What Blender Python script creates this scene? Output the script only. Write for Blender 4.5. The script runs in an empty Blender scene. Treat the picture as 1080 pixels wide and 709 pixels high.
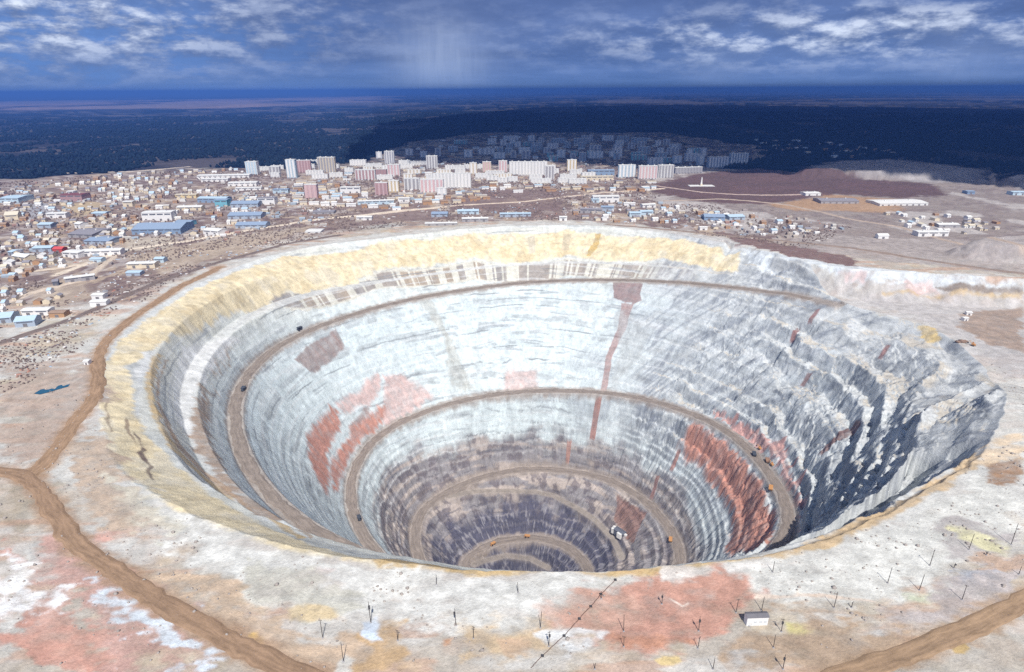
# An open pit mine seen from the air, with a town behind it.  World metres; the camera is 280 m above the plain.
import bpy, json
import numpy as np, math, random
PX, PY = 20.0, 823.0            # centre of the pit
PI = math.pi

# ---------------------------------------------------------------- noise
def _hash(ix, iy, seed):
    h = (ix.astype(np.int64)*374761393 + iy.astype(np.int64)*668265263 + seed*974634777) & 0xFFFFFFFF
    h = ((h ^ (h >> 13))*1274126177) & 0xFFFFFFFF
    h = h ^ (h >> 16)
    return (h & 0xFFFF).astype(np.float32)/65535.0

def vnoise(x, y, seed=0):
    x = np.asarray(x, np.float32); y = np.asarray(y, np.float32)
    ix = np.floor(x); iy = np.floor(y)
    fx = x-ix; fy = y-iy
    fx = fx*fx*(3-2*fx); fy = fy*fy*(3-2*fy)
    ix = ix.astype(np.int64); iy = iy.astype(np.int64)
    a = _hash(ix, iy, seed); b = _hash(ix+1, iy, seed)
    c = _hash(ix, iy+1, seed); d = _hash(ix+1, iy+1, seed)
    return (a+(b-a)*fx)*(1-fy)+(c+(d-c)*fx)*fy

def fbm(x, y, seed=0, octv=4):           # about 0..1, mean .5
    s = 0.0; a = .5; t = 0.0
    for o in range(octv):
        s = s+a*vnoise(x*(2**o)+o*17.3, y*(2**o)+o*9.1, seed+o); t += a; a *= .5
    return s/t

def sst(a, b, x):
    t = np.clip((x-a)/(b-a), 0, 1)
    return t*t*(3-2*t)

def mix(a, b, t):
    return a+(b-a)*t

# ---------------------------------------------------------------- plan helpers
def seg_dist(x, y, pts):
    d = np.full(np.shape(x), 1e9, np.float32)
    for (ax, ay), (bx, by) in zip(pts[:-1], pts[1:]):
        vx, vy = bx-ax, by-ay
        t = np.clip(((x-ax)*vx+(y-ay)*vy)/(vx*vx+vy*vy+1e-9), 0, 1)
        d = np.minimum(d, np.hypot(x-ax-t*vx, y-ay-t*vy))
    return d

def poly_sd(x, y, pts):                  # signed distance, positive inside
    pts = [tuple(p[:2]) for p in pts]
    d = seg_dist(x, y, pts+[pts[0]])
    ins = np.zeros(np.shape(x), bool)
    j = len(pts)-1
    for i in range(len(pts)):
        xi, yi = pts[i]; xj, yj = pts[j]
        if yi != yj:
            ins ^= ((yi > y) != (yj > y)) & (x < (xj-xi)*(y-yi)/(yj-yi)+xi)
        j = i
    return np.where(ins, d, -d)

# ---------------------------------------------------------------- ground outside the pit
def ground(x, y):
    x = np.asarray(x, np.float32); y = np.asarray(y, np.float32)
    r = np.hypot(x-PX, y-PY)
    z = np.zeros(x.shape, np.float32)
    near = 1-sst(1100, 2200, r)
    z += near*((fbm(x/70, y/70, 3, 4)-.5)*3.5+(fbm(x/14, y/14, 5, 3)-.5)*.7)
    z += (fbm(x/4000, y/4000, 8, 3)-.5)*40*sst(3000, 9000, r)
    # the sunken platform on the right and the wall behind it
    w = mix(34., 150., sst(900., 560., y))
    sd = poly_sd(x, y, D['platform'])
    sd = sd+(fbm(x/40, y/40, 21, 3)-.5)*26
    z -= 40*np.clip(sd/w, 0, 1)**.85
    # spoil heaps
    for (mx, my, a, b, rot, h) in D['mounds']:
        c, s = math.cos(rot), math.sin(rot)
        u = ((x-mx)*c+(y-my)*s)/a; v = (-(x-mx)*s+(y-my)*c)/b
        q = np.hypot(u, v)+(fbm(x/60, y/60, 31, 4)-.5)*.7
        z += h*sst(1.0, .55, q)*(.8+.4*fbm(x/25, y/60, 33, 3))
    return z

def rim_r(th):
    a = np.array(D['rim'])
    t = np.concatenate([a[:, 0]-2*PI, a[:, 0], a[:, 0]+2*PI]); rr = np.tile(a[:, 1], 3)
    # smooth periodic interpolation (average of a few shifted samples)
    o = 0
    for k in range(-3, 4):
        o = o+np.interp(th+k*.018, t, rr)
    return o/7

# ---------------------------------------------------------------- the polar sheet
NR_IN, ROADW = 600, 19.0
def theta_grid():
    t = np.linspace(-PI, PI, 4001)
    dens = 1+1.9*np.exp(-((t+PI/2)/.62)**2)+.25*np.exp(-((np.abs(t-PI/2))/1.6)**2)
    c = np.concatenate([[0], np.cumsum((dens[1:]+dens[:-1])/2)]); c /= c[-1]
    return np.interp(np.linspace(0, 1, 2301)[:-1], c, t)

def radial_out():
    o = [0.0]; st = .85
    while o[-1] < 185: o.append(o[-1]+.85)
    while o[-1] < 4300:
        st *= 1.021; o.append(o[-1]+max(1.0, st))
    st = o[-1]-o[-2]
    while o[-1] < 150000:
        st *= 1.07; o.append(o[-1]+st)
    return np.array(o[1:])

def stair(z, hb, face):
    q = z/hb; f = np.floor(q); t = q-f
    return (f+np.clip((t-(1-face)/2)/face, 0, 1))*hb

def build_grid():
    th = theta_grid(); n = len(th)
    rim = rim_r(th)+(fbm(np.cos(th)*30+60, np.sin(th)*30+60, 2, 4)-.5)*6
    zr = ground(PX+rim*np.cos(th), PY+rim*np.sin(th))
    sp = np.array(D['spiral'])           # phi, r, z
    phi0 = sp[0, 0]; phi1 = sp[-1, 0]
    s_in = np.linspace(0, 1, NR_IN)      # 0 centre, 1 rim
    R = np.zeros((n, NR_IN)); Z = np.zeros((n, NR_IN)); M = np.zeros((n, NR_IN)); DR = np.full((n, NR_IN), 99.)
    zfl = D['floor']
    for i in range(n):
        t = th[i]; rr = rim[i]*s_in; R[i] = rr
        turns = []
        k0 = math.floor((phi0-t)/(2*PI))
        for k in range(k0, k0+6):
            p = t+2*PI*k
            if phi0 <= p <= phi1:
                turns.append((np.interp(p, sp[:, 0], sp[:, 1]), np.interp(p, sp[:, 0], sp[:, 2]), p-phi0, phi1-p))
        ctl = [(rim[i], zr[i])]
        # between the rim and the first turn of the haul road
        if turns:
            r1, z1 = turns[0][0]+ROADW/2, turns[0][1]
            dl = (t-PI*.95) if t > 0 else (t+PI*1.05); wl = math.exp(-(dl/(.55 if dl < 0 else 1.7))**2)
            far = max(0., 1-wl-max(0, math.cos(t))**2*.9)
            T = np.array([.0, .33, .40, .62, .70, 1.]); 
            if z1 > -200 and turns[0][2] > .1:
                fz = np.array([0, .36, .39, .70, .73, 1.]); lz = np.array([0, .10, .14, .50, .55, 1.])
                lT = np.array([.0, .34, .41, .61, .78, 1.])
                for j in range(1, 5):
                    tt = T[j]*(1-wl)+lT[j]*wl
                    g = (fz[j]*(1-wl)+lz[j]*wl)
                    ctl.append((rim[i]+(r1-rim[i])*tt, zr[i]+(z1-zr[i])*g))
            if z1 < -150:                        # right: wide broken shelves above, a steep wall below
                wr = math.exp(-((t+.55)/.75)**2)
                for a_, g_ in ((.38, .20), (.72, .60)):
                    ctl.append((rim[i]+(r1-rim[i])*a_, zr[i]+(z1-zr[i])*mix(a_, g_, wr)))
        for (rk, zk, fromstart, toend) in turns:
            zz = zk
            if fromstart < .25 and len(turns) > 1:     # the road begins on the pit's own surface
                q = fromstart/.25
                rn, zn = turns[1][0], turns[1][1]
                zl = zr[i]+(zn-zr[i])*(rim[i]-rk)/(rim[i]-rn)
                zz = mix(zl, zk, q*q*(3-2*q))
                zz = max(zz, zk)
            ctl.append((rk+ROADW/2, zz)); ctl.append((rk-ROADW/2, zz-.3))
        ctl.append((min(38., ctl[-1][0]-10), zfl)); ctl.append((0, zfl))
        c = np.array(ctl)[::-1]
        rc = np.maximum.accumulate(c[:, 0]+np.arange(len(c))*1e-4)
        Z[i] = np.interp(rr, rc, c[:, 1])
        m = np.clip((rim[i]-rr)/8, 0, 1)
        dr = np.full(NR_IN, 99.)
        for (rk, zk, a, b) in turns:
            dr = np.minimum(dr, np.abs(rr-rk))
        M[i] = m*np.clip((dr-ROADW/2-1)/7, 0, 1); DR[i] = dr
    TH = th[:, None]+0*R
    X = PX+R*np.cos(TH); Y = PY+R*np.sin(TH)
    ang = np.degrees(TH)
    wR = sst(-95, -60, ang)*sst(48, 22, ang)            # right hand sector: tall benches
    s = TH*420.
    sl = np.gradient(Z, axis=1)/np.maximum(np.gradient(R, axis=1), .05)
    upper = sst(-330, -230, Z)
    wL = sst(135, 165, np.abs(ang))*sst(-330, -200, Z)
    blocky = np.floor(vnoise(s/17+fbm(s/9, R/7, 46, 2)*1.5, R/30, 47)*5)/5-.4
    blocky2 = np.floor(vnoise(s/36+fbm(s/14, R/12, 39, 3)*.9, Z/46, 38)*6)/6-.4
    zw = Z+(fbm(s/170, R/60, 41, 3)-.5)*8+(fbm(s/12, R/9, 42, 3)-.5)*4+blocky*5+blocky2*17
    hb = 29.
    zw = zw+(vnoise(Z/44, Z*0, 40)-.5)*34
    big = stair(zw, hb, .44)-zw
    zv = Z+(vnoise(Z/21, Z*0, 49)-.5)*13+(fbm(s/190, R/90, 43, 3)-.5)*15+(fbm(s/18, R/14, 44, 2)-.5)*2.5
    small = stair(zv, 15., .5)-zv
    low = sst(-300, -340, Z)
    patch = sst(.44, .60, fbm(s/110, Z/50, 45, 3))
    M2 = M*sst(25, 60, R)
    top = sst(-18, -52, Z-zr[:, None])
    wB = wR*upper*sst(46, 18, ang)*(.3+.7*sst(.38, .56, fbm(s/75, Z/40, 48, 3)))
    Zs = Z+M2*(wB*big*.95+(1-wB)*small*(.03+.20*patch*(1-wL*.6)+.13*low+.3*wR)*top)
    # gullies and ribs running down the slope
    rib = .62-np.abs(fbm(s/15, Z/60+s/300, 51, 4)-.5)*4
    rib2 = (fbm(s/44, Z/70+s/120, 53, 3)-.5)
    fine = (fbm(s/4, Z/9, 57, 2)-.5)
    chunk = np.floor(vnoise(s/9+fbm(s/5, Z/12, 58, 2), Z/24+s/60, 59)*4)/4-.4
    amp = (.03+.55*wR+.12*wL+.25*low)*(.3+.7*top)
    Zs = Zs+M2*np.clip(sl, 0, 2.2)*(rib*2.6*amp+rib2*8*amp*(.25+.1*wR)+chunk*(.5+6.0*wR*upper+2.6*low)*top+fine*(.35+1.1*wR)*(.4+.6*top))
    Zs[:, 0] = zfl
    # secondary ramps
    for pts in D['ramps']:
        p = np.array(pts); d = np.full(X.shape, 1e9); zt = np.zeros(X.shape)
        sel = (X > p[:, 0].min()-30) & (X < p[:, 0].max()+30) & (Y > p[:, 1].min()-30) & (Y < p[:, 1].max()+30)
        xs, ys = X[sel], Y[sel]; dd = np.full(xs.shape, 1e9); zz = np.zeros(xs.shape)
        for a, b in zip(p[:-1], p[1:]):
            v = b-a
            q = np.clip(((xs-a[0])*v[0]+(ys-a[1])*v[1])/(v[0]**2+v[1]**2+1e-9), 0, 1)
            e = np.hypot(xs-a[0]-q*v[0], ys-a[1]-q*v[1]); better = e < dd
            dd = np.where(better, e, dd); zz = np.where(better, a[2]+q*v[2], zz)
        w = sst(11, 5, dd)
        tmp = Zs[sel]; Zs[sel] = tmp*(1-w)+zz*w
    ro = radial_out()
    Ro = rim[:, None]+ro[None, :]
    Xo = PX+Ro*np.cos(th)[:, None]; Yo = PY+Ro*np.sin(th)[:, None]
    Zo = ground(Xo, Yo)
    G = dict(th=th, rim=rim, X=np.concatenate([X, Xo], 1), Y=np.concatenate([Y, Yo], 1),
             Z=np.concatenate([Zs, Zo], 1), R=np.concatenate([R, Ro], 1), DR=DR, ZB=Z, ro=ro, zv=zv, ph=zv/15.-np.floor(zv/15.), phb=zw/hb-np.floor(zw/hb), wB=wB)
    return G

def sampler(G):
    th, rim, Z, ro = G['th'], G['rim'], G['Z'], G['ro']
    n = len(th)
    def f(x, y):
        x = np.atleast_1d(np.asarray(x, float)); y = np.atleast_1d(np.asarray(y, float))
        t = np.arctan2(y-PY, x-PX); r = np.hypot(x-PX, y-PY)
        i = np.searchsorted(th, t, 'right')-1; i0 = np.clip(i, 0, n-1); i1 = (i0+1) % n
        t1 = np.where(i1 == 0, PI, th[i1]); ft = np.clip((t-th[i0])/(t1-th[i0]), 0, 1)
        out = np.zeros(x.shape)
        for ii, w in ((i0, 1-ft), (i1, ft)):
            rm = rim[ii]
            jin = r/rm*(NR_IN-1)
            jo = NR_IN-1+np.interp(r-rm, np.concatenate([[0], ro]), np.arange(len(ro)+1))
            j = np.where(r <= rm, jin, jo); j = np.clip(j, 0, Z.shape[1]-1.001)
            j0 = j.astype(int); fj = j-j0
            out += w*(Z[ii, j0]*(1-fj)+Z[ii, j0+1]*fj)
        return out
    return f

D = json.loads("""
{"platform":[[420.6,1189.2],[464.9,1104.8],[512.9,1013.4],[575.1,974.3],[642,952.6],[709.4,936.5],[812.6,910.7],[1010.2,854.3],[1500,700],[900,440],[560,470],[430,560],[400,700],
[380,900]],"mounds":[[894,1068,110,60,0.1,26],[1306,2109,360,95,-0.12,24],[1697,1880,260,160,0,30]],"ramps":[[[-114.4,917.7,-407.2],[-67.2,940,-413.6],[-12.5,948.5,-419.2],[43,
950.3,-424.1],[76.6,944,-428.3],[118,911.7,-431.7],[145.8,882.9,-434.3],[171.1,837.7,-436.2],[179.6,790.9,-437.4]],[[-69.3,839,-495.9],[-55,853.4,-500.7],[-12.8,873.3,-506.1],
[30.4,872.6,-512.4],[62.4,856.2,-519.4]]],"floor":-548,"rim":[[-3.0738,516.9],[-2.9114,519.3],[-2.7638,521.5],[-2.5879,515.4],[-2.4222,521],[-2.3015,529.6],[-2.2038,532],[-2.107,
530.9],[-1.9974,528.7],[-1.9002,531],[-1.8236,527.3],[-1.7505,525.1],[-1.6906,526.1],[-1.5879,527.3],[-1.4858,526.9],[-1.3926,528.5],[-1.3078,532],[-1.2086,532.9],[-1.1555,531.2],
[-1.055,530.3],[-0.9305,533.3],[-0.8205,541.5],[-0.6888,544.2],[-0.6068,546.7],[-0.3686,568.3],[-0.2439,579.5],[-0.1218,584.3],[-0.0248,584.8],[0.0511,563.6],[0.132,524.9],[0.6545,
528.1],[0.8035,519.2],[0.9728,533.6],[1.1677,531.1],[1.367,535.8],[1.566,513.6],[1.7737,503.2],[1.9894,489.7],[2.2018,489.4],[2.3807,517.3],[2.5635,531.9],[2.7683,530.2],[3.0109,
518.1]],"spiral":[[0.183,516.6,-44.1],[0.279,500.9,-47.1],[0.375,483.6,-51],[0.471,467.2,-55.1],[0.567,453.6,-59],[0.663,441.3,-62.8],[0.759,430.1,-66.5],[0.855,420.1,-70.1],
[0.951,411.5,-73.5],[1.047,404.6,-76.9],[1.143,399.7,-80.2],[1.239,396.3,-83.5],[1.335,393.9,-86.7],[1.431,391.6,-89.6],[1.527,388.4,-91.9],[1.623,383.5,-93.5],[1.719,377.8,-94.6],
[1.815,372.8,-95.4],[1.911,369.7,-96.2],[2.007,368.6,-96.9],[2.103,369.3,-97.7],[2.199,371.3,-98.5],[2.295,374.2,-99.3],[2.391,377.6,-100.1],[2.487,381.6,-100.9],[2.583,387,
-101.7],[2.679,393.5,-102.5],[2.775,400.3,-103.4],[2.871,405.7,-104.3],[2.967,409,-105.1],[3.063,410.2,-106],[3.159,409.5,-106.9],[3.255,407.6,-107.7],[3.351,405,-108.6],[3.447,
402.5,-109.4],[3.543,400.5,-110.3],[3.639,399.3,-111.1],[3.735,399.1,-112],[3.831,399.8,-112.8],[3.927,401.5,-113.7],[4.023,404.1,-114.5],[4.119,406.8,-115.5],[4.215,408.7,-117.3],
[4.311,409.1,-120.5],[4.407,408.5,-125.5],[4.503,407.5,-131.5],[4.599,406.5,-138],[4.695,405.4,-144.6],[4.791,404.4,-151.1],[4.887,403.4,-157.6],[4.983,402.3,-164.1],[5.079,401.3,
-170.6],[5.175,400.3,-177.2],[5.271,399.2,-183.7],[5.367,398.2,-190.2],[5.463,396.7,-196.4],[5.559,393.7,-202],[5.655,387.9,-206.5],[5.751,378.8,-210],[5.847,367.5,-213.1],[5.943,
356.1,-215.9],[6.04,346.3,-218.7],[6.136,338.1,-221.3],[6.232,330.4,-223.9],[6.328,321.9,-226.4],[6.424,311.9,-228.9],[6.52,300.9,-231.4],[6.616,290,-233.7],[6.712,280,-236],
[6.808,271,-238.2],[6.904,262.5,-240.3],[7,254.3,-242.3],[7.096,246.3,-244.3],[7.192,238.8,-246.2],[7.288,232.1,-248],[7.384,226.4,-249.8],[7.48,222.1,-251.5],[7.576,219.2,-253.2],
[7.672,217.5,-254.8],[7.768,216.7,-256.5],[7.864,216.7,-258.1],[7.96,217.3,-259.7],[8.056,218.7,-261.3],[8.152,220.9,-263],[8.248,223.8,-264.7],[8.344,227.6,-266.4],[8.44,232.1,
-268.1],[8.536,237.3,-269.9],[8.632,243.3,-271.8],[8.728,249.8,-273.7],[8.824,256.6,-275.7],[8.92,263.4,-277.7],[9.016,269.2,-279.7],[9.112,273,-281.8],[9.208,275,-283.9],[9.304,
275.6,-285.9],[9.4,275.5,-288],[9.496,274.9,-290],[9.592,274,-292.1],[9.688,272.9,-294.1],[9.784,271.6,-296.2],[9.88,269.8,-298.2],[9.976,267.7,-300.4],[10.072,265.7,-302.8],
[10.168,264.4,-305.6],[10.264,263.7,-308.6],[10.36,263.3,-311.8],[10.456,262.9,-315],[10.552,262.5,-318.2],[10.648,262.1,-321.5],[10.744,261.7,-324.7],[10.84,261.3,-327.9],[10.936,
260.9,-331.1],[11.032,260.5,-334.3],[11.128,260.1,-337.5],[11.224,259.7,-340.7],[11.32,259.3,-343.9],[11.416,259,-347.1],[11.512,258.6,-350.3],[11.608,258.2,-353.5],[11.704,257.8,
-356.7],[11.8,257.4,-359.9],[11.896,257,-363.1],[11.992,256.4,-366.3],[12.088,254.7,-369.2],[12.184,250.9,-371.7],[12.28,244.8,-373.7],[12.376,237.6,-375.3],[12.472,230.4,-376.7],
[12.568,223.8,-378.1],[12.664,217.8,-379.4],[12.76,212.2,-380.7],[12.856,206.9,-381.9],[12.952,201.9,-383.1],[13.048,196.9,-384.3],[13.144,191.9,-385.5],[13.24,187,-386.6],[13.336,
182.1,-387.7],[13.432,177.2,-388.7],[13.528,172.5,-389.8],[13.624,168.5,-390.8],[13.72,165.3,-391.8],[13.816,162.9,-392.7],[13.912,160.9,-393.7],[14.008,159.4,-394.6],[14.104,
158.5,-395.5],[14.2,158.1,-396.4],[14.296,158.2,-397.3],[14.392,158.6,-398.2],[14.488,159.3,-399.2],[14.584,160.4,-400.1],[14.68,161.9,-401],[14.776,163.9,-402],[14.872,166.5,
-402.9],[14.968,169.7,-403.9],[15.064,173.5,-404.9],[15.16,177.9,-406],[15.256,182.2,-407],[15.352,185.6,-408.1],[15.448,187.2,-409.2],[15.544,187.4,-410.3],[15.64,186.4,-411.3],
[15.736,184.9,-412.4],[15.832,183.1,-413.5],[15.928,181.2,-414.8],[16.024,179.1,-416.4],[16.12,176.7,-418.2],[16.216,174.2,-420.3],[16.312,171.6,-422.4],[16.408,169.1,-424.6],
[16.504,166.5,-426.7],[16.6,163.9,-428.9],[16.696,161.3,-431],[16.792,158.8,-433.2],[16.888,156.2,-435.3],[16.984,153.6,-437.4],[17.08,151,-439.6],[17.176,148.5,-441.7],[17.272,
145.9,-443.9],[17.368,143.3,-446],[17.464,140.7,-448.2],[17.56,138.2,-450.3],[17.656,135.6,-452.4],[17.752,133,-454.6],[17.848,130.4,-456.7],[17.944,127.9,-458.9],[18.04,125.3,
-461],[18.136,122.7,-463.1],[18.232,120.2,-465.3],[18.328,117.6,-467.4],[18.424,115,-469.6],[18.52,112.4,-471.7],[18.616,109.9,-473.8],[18.712,107.2,-475.8],[18.808,104.4,-477.3],
[18.904,101.4,-478.4],[19,98.3,-479],[19.096,95.2,-479.5],[19.192,92.2,-480],[19.288,89.4,-480.4],[19.384,86.9,-480.9],[19.48,84.4,-481.3],[19.576,82.1,-481.7],[19.672,79.8,
-482.1],[19.768,77.7,-482.5],[19.864,76.1,-482.9],[19.96,74.9,-483.2],[20.056,74,-483.6],[20.152,73.1,-483.9],[20.248,72.3,-484.2],[20.344,71.4,-484.6],[20.44,70.8,-484.9],[20.536,
70.7,-485.3],[20.632,71.5,-485.6],[20.729,73.1,-486],[20.825,75.1,-486.4],[20.921,77.3,-486.8],[21.017,79.4,-487.1],[21.113,81.7,-487.5],[21.209,84.1,-487.9],[21.305,86.9,-488.4],
[21.401,89.8,-488.8],[21.497,93.1,-489.3],[21.593,96.8,-489.8],[21.689,101,-490.3],[21.785,104.8,-491],[21.881,106.9,-491.8],[21.977,106.8,-492.9],[22.073,105.3,-494.1],[22.169,
103.2,-495.4],[22.265,101.1,-496.6],[22.361,99,-497.9],[22.457,96.8,-499.1],[22.553,94.7,-500.4],[22.649,92.6,-501.6],[22.745,90.5,-502.8],[22.841,88.4,-504.1],[22.937,86.3,
-505.3],[23.033,84.2,-506.6],[23.129,82,-507.8],[23.225,79.9,-509.1],[23.321,77.9,-510.3],[23.417,76.2,-511.4],[23.513,74.8,-512.4],[23.609,73.8,-513.2],[23.705,72.9,-513.9],
[23.801,72.1,-514.6],[23.897,71.4,-515.4],[23.993,70.6,-516.1],[24.089,69.8,-516.8],[24.185,69,-517.5],[24.281,68.2,-518.2],[24.377,67.5,-519],[24.473,66.7,-519.7],[24.569,65.9,
-520.4],[24.665,65.1,-521.1],[24.761,64.3,-521.8],[24.857,63.6,-522.6],[24.953,62.9,-523.2],[25.049,62.3,-523.7]],"poly":[["plateau",[0.36,0.32,0.3],0.85,6,14,[[598.8,1285.2],
[689.6,1207.5],[868.9,1189.4],[1024.9,1105.9],[864.3,915],[730.5,982.4],[606.6,1048.6],[517.3,1116.6]]],["plateau2",[0.5,0.49,0.48],0.6,5,14,[[210.5,1330.8],[424.8,1216.5],[534.6,
1115.3],[599.7,1035.5],[438.9,1144.5],[319.6,1260.2]]],["wallface",[0.6,0.64,0.66],0.9,4,9,[[443.8,1132.4],[494.6,1062.5],[579.8,997.6],[705.5,944.8],[850.6,897.2],[849,892.3],
[697.9,926.9],[564.2,957.6],[450.9,1070.2]]],["wallgrey",[0.36,0.36,0.35],0.6,3,9,[[477.7,1082.1],[511.1,1023.7],[497.6,1013.4],[468.3,1063.8]]],["floorplat",[0.44,0.42,0.41],0.7,
6,12,[[561.3,949.2],[692.7,913.7],[840.2,874.5],[648.8,643],[580.3,641.6],[618.2,759.7],[604.2,863.5],[565.1,910.1]]],["yellow_far",[0.7,0.605,0.41],1,3,4,[[-439.9,588.9],[-478,
675.8],[-488.6,762.6],[-490.8,877.8],[-470.7,988.4],[-423.8,1096.8],[-268.7,1216.7],[-81.1,1307.2],[127.5,1335.1],[318,1251],[435.3,1131.8],[425.1,1097.6],[308.7,1198.8],[123.4,
1273.7],[-79.4,1254.6],[-261.8,1162.5],[-398.6,1016.5],[-445.3,864.1],[-445.9,733.8],[-437.7,656.2]]],["yellow_left",[0.7,0.605,0.41],0.97,3,5,[[-462.6,625.5],[-452.6,642.5],
[-421.2,608.9],[-378.6,534.6],[-331.1,480.3],[-289.6,447],[-226.2,395.8],[-167.4,357.4],[-85.9,306.2],[-44.4,311.6],[-85.3,303],[-151.1,318.7],[-250.2,364.5],[-333.4,425.8],
[-383.6,497.1]]],["grey_in_yellow",[0.66,0.67,0.66],0.8,4,6,[[-445.1,670.1],[-436.4,683.2],[-405.8,615.3],[-417.8,602.7]]],["lefttrack",[0.52,0.37,0.17],0.7,2,3,[[-433.8,668.5],
[-433,688.9],[-407.6,623],[-374.9,563.5],[-320.9,496.5],[-272.5,474.9],[-155.1,360.3],[-153.6,349.6],[-268.6,457],[-319.1,480.2],[-377.4,554.1],[-410.4,611.9]]],["berm_white",
[0.66,0.67,0.66],0.95,3,4,[[-441.5,756.1],[-437.6,793.1],[-417.1,856.4],[-412.1,781],[-388.9,657.7],[-364.7,601.4],[-329,555.7],[-305.3,525.2],[-328.9,541.6],[-365.9,576.3],
[-402.4,639.7],[-426.3,700.9]]],["scree",[0.34,0.26,0.2],0.85,4,8,[[-414.8,806],[-412.4,823.1],[-400,731.4],[-376.3,668.9],[-330.5,570.3],[-250,466.3],[-206.7,481.9],[-194.9,
383.1],[-288.1,492.1],[-343.1,554],[-383.4,648.5]]],["red1",[0.47,0.245,0.19],0.95,4,4,[[-305.1,898.2],[-291.2,904.2],[-287.8,876.7],[-290.1,808.9],[-277.9,774.8],[-265.3,716.7],
[-293.7,747.1],[-318.4,805]]],["red2",[0.47,0.245,0.19],0.9,4,4,[[-286,807.4],[-276.5,882.3],[-276.1,904.7],[-230.8,975.9],[-223.3,960],[-243.2,929.2],[-263.6,879.5],[-269.5,
824.8],[-264.3,746],[-283,790.2]]],["red2g",[0.3,0.23,0.21],0.7,2,3,[[-276.3,897.6],[-273.6,916.6],[-255.8,949.2],[-249.6,947],[-268.4,910.2]]],["pink3",[0.58,0.44,0.41],0.9,4,5,
[[-301.9,910.9],[-245.4,999.2],[-235.8,979.2],[-287.4,906]]],["pink4",[0.58,0.44,0.41],0.85,4,5,[[-237.5,999.4],[-203.7,1023.6],[-149.2,1018.8],[-177.1,995.4],[-226.8,946.2]]],
["pink5",[0.58,0.44,0.41],0.7,4,5,[[-13.4,1078.2],[47.8,1073.9],[50.5,1043.6],[-19,1046.6]]],["pbr",[0.3,0.23,0.21],0.8,1.5,2,[[-356.4,904.9],[-343.7,947.6],[-312.5,1003.1],
[-296.3,991.2],[-333.2,912.7]]],["redR",[0.47,0.245,0.19],0.97,4,6,[[302.6,887.2],[323.5,848.3],[342.8,767.7],[342.9,693.7],[328.4,616.1],[287.6,542.8],[282.3,589.7],[279.2,632.8],
[306.8,684.2],[314.9,744.7],[305.2,814],[280.4,884.6]]],["redR2",[0.5,0.3,0.27],0.85,2,9,[[333.7,900.8],[369.8,826.6],[387.8,752.2],[375.8,667.6],[357.1,604.4],[337.6,568.4],
[364.1,654.9],[372.2,728.3],[358.6,813.4]]],["str1",[0.27,0.19,0.18],0.85,1,3,[[204.5,1170.4],[258.2,1144.6],[251.9,1121.9],[235.9,1122.3],[203.8,1144.7]]],["str2",[0.36,0.24,
0.22],0.8,1,2,[[217.1,1131.3],[237.7,1123],[222,1093.2],[192.1,1060.8],[177.2,1014.9],[165.1,1016.8],[178,1061.1],[206.6,1099.2]]],["str3",[0.34,0.19,0.16],0.9,0.8,1,[[154.8,1005],
[166.5,1001.1],[153.3,979.1],[143.2,983.2]]],["str4",[0.38,0.22,0.18],0.9,0.8,1,[[103.4,994.6],[112.2,992.1],[107.1,980.4],[100,982.2]]],["str5",[0.36,0.2,0.17],0.9,0.8,1,[[280.3,
881.2],[284.8,874.6],[271,863.5],[266.4,869.9]]],["str6",[0.3,0.18,0.16],0.9,0.8,1,[[248.5,883.3],[253.8,878.8],[240.4,862.4],[235.3,868.6]]],["rect",[0.25,0.15,0.125],0.85,2,2,
[[186.7,900.1],[225.6,837.3],[198.4,798.9],[175.8,863]]],["smudge",[0.42,0.42,0.38],0.6,4,6,[[-184.1,1120.5],[-156.3,1134.5],[-126,1102.4],[-73.7,1042.4],[-113,1034.8],[-136.5,
1094.3]]],["smudge2",[0.4,0.42,0.42],0.55,4,8,[[201.6,1122.2],[229.6,1114.6],[268.9,1065.4],[194.1,1010.5],[177.2,1014.9],[207.5,1056.6]]],["outcrop",[0.55,0.42,0.2],0.8,2,4,
[[589.2,826.6],[604.6,808.5],[598.1,773],[582,782.9]]],["dstripe",[0.2,0.13,0.12],0.9,1,1,[[448.8,691.9],[445.1,672.3],[396.5,660.3],[394.2,668.8]]],["ds2",[0.28,0.17,0.16],0.9,1,
1,[[496.5,934.4],[501.7,930.2],[484.8,915.6],[480.7,922.5]]],["ds3",[0.28,0.17,0.16],0.9,1,1,[[468,928.8],[474.9,927.6],[457.5,908.2],[453.4,915.9]]],["ds4",[0.28,0.17,0.16],0.9,1,
1,[[545,812.5],[547.2,805.1],[527.5,788.2],[527.6,797.5]]],["ds5",[0.28,0.19,0.18],0.9,1,1,[[454.1,842.1],[458.3,833.2],[447.4,832],[443.2,838.3]]],["rill1",[0.17,0.13,0.11],0.85,
0.8,2.5,[[-350.7,489.2],[-340.2,478.3],[-321.7,452.9],[-307.2,435.5],[-286.7,409.5],[-286.3,404],[-309.7,432.4],[-326.7,453.7]]],["rill2",[0.22,0.16,0.12],0.7,0.8,2.5,[[-372.9,
511.5],[-371.5,513.3],[-352.1,487.5],[-335.8,465.4],[-337.2,463.8],[-353.9,485.2]]],["rill3",[0.22,0.17,0.13],0.6,0.8,2.5,[[-407.5,542.2],[-407.5,545.1],[-382.9,506.1],[-360.2,
477.3],[-360.3,473.8],[-381.5,500.1]]],["ystain",[0.5,0.36,0.15],0.8,1,2,[[183.4,1310.3],[195.6,1309],[183.6,1272.6],[166.7,1261.4],[159.1,1265.6],[175,1286]]],["ystain2",[0.46,
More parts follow.
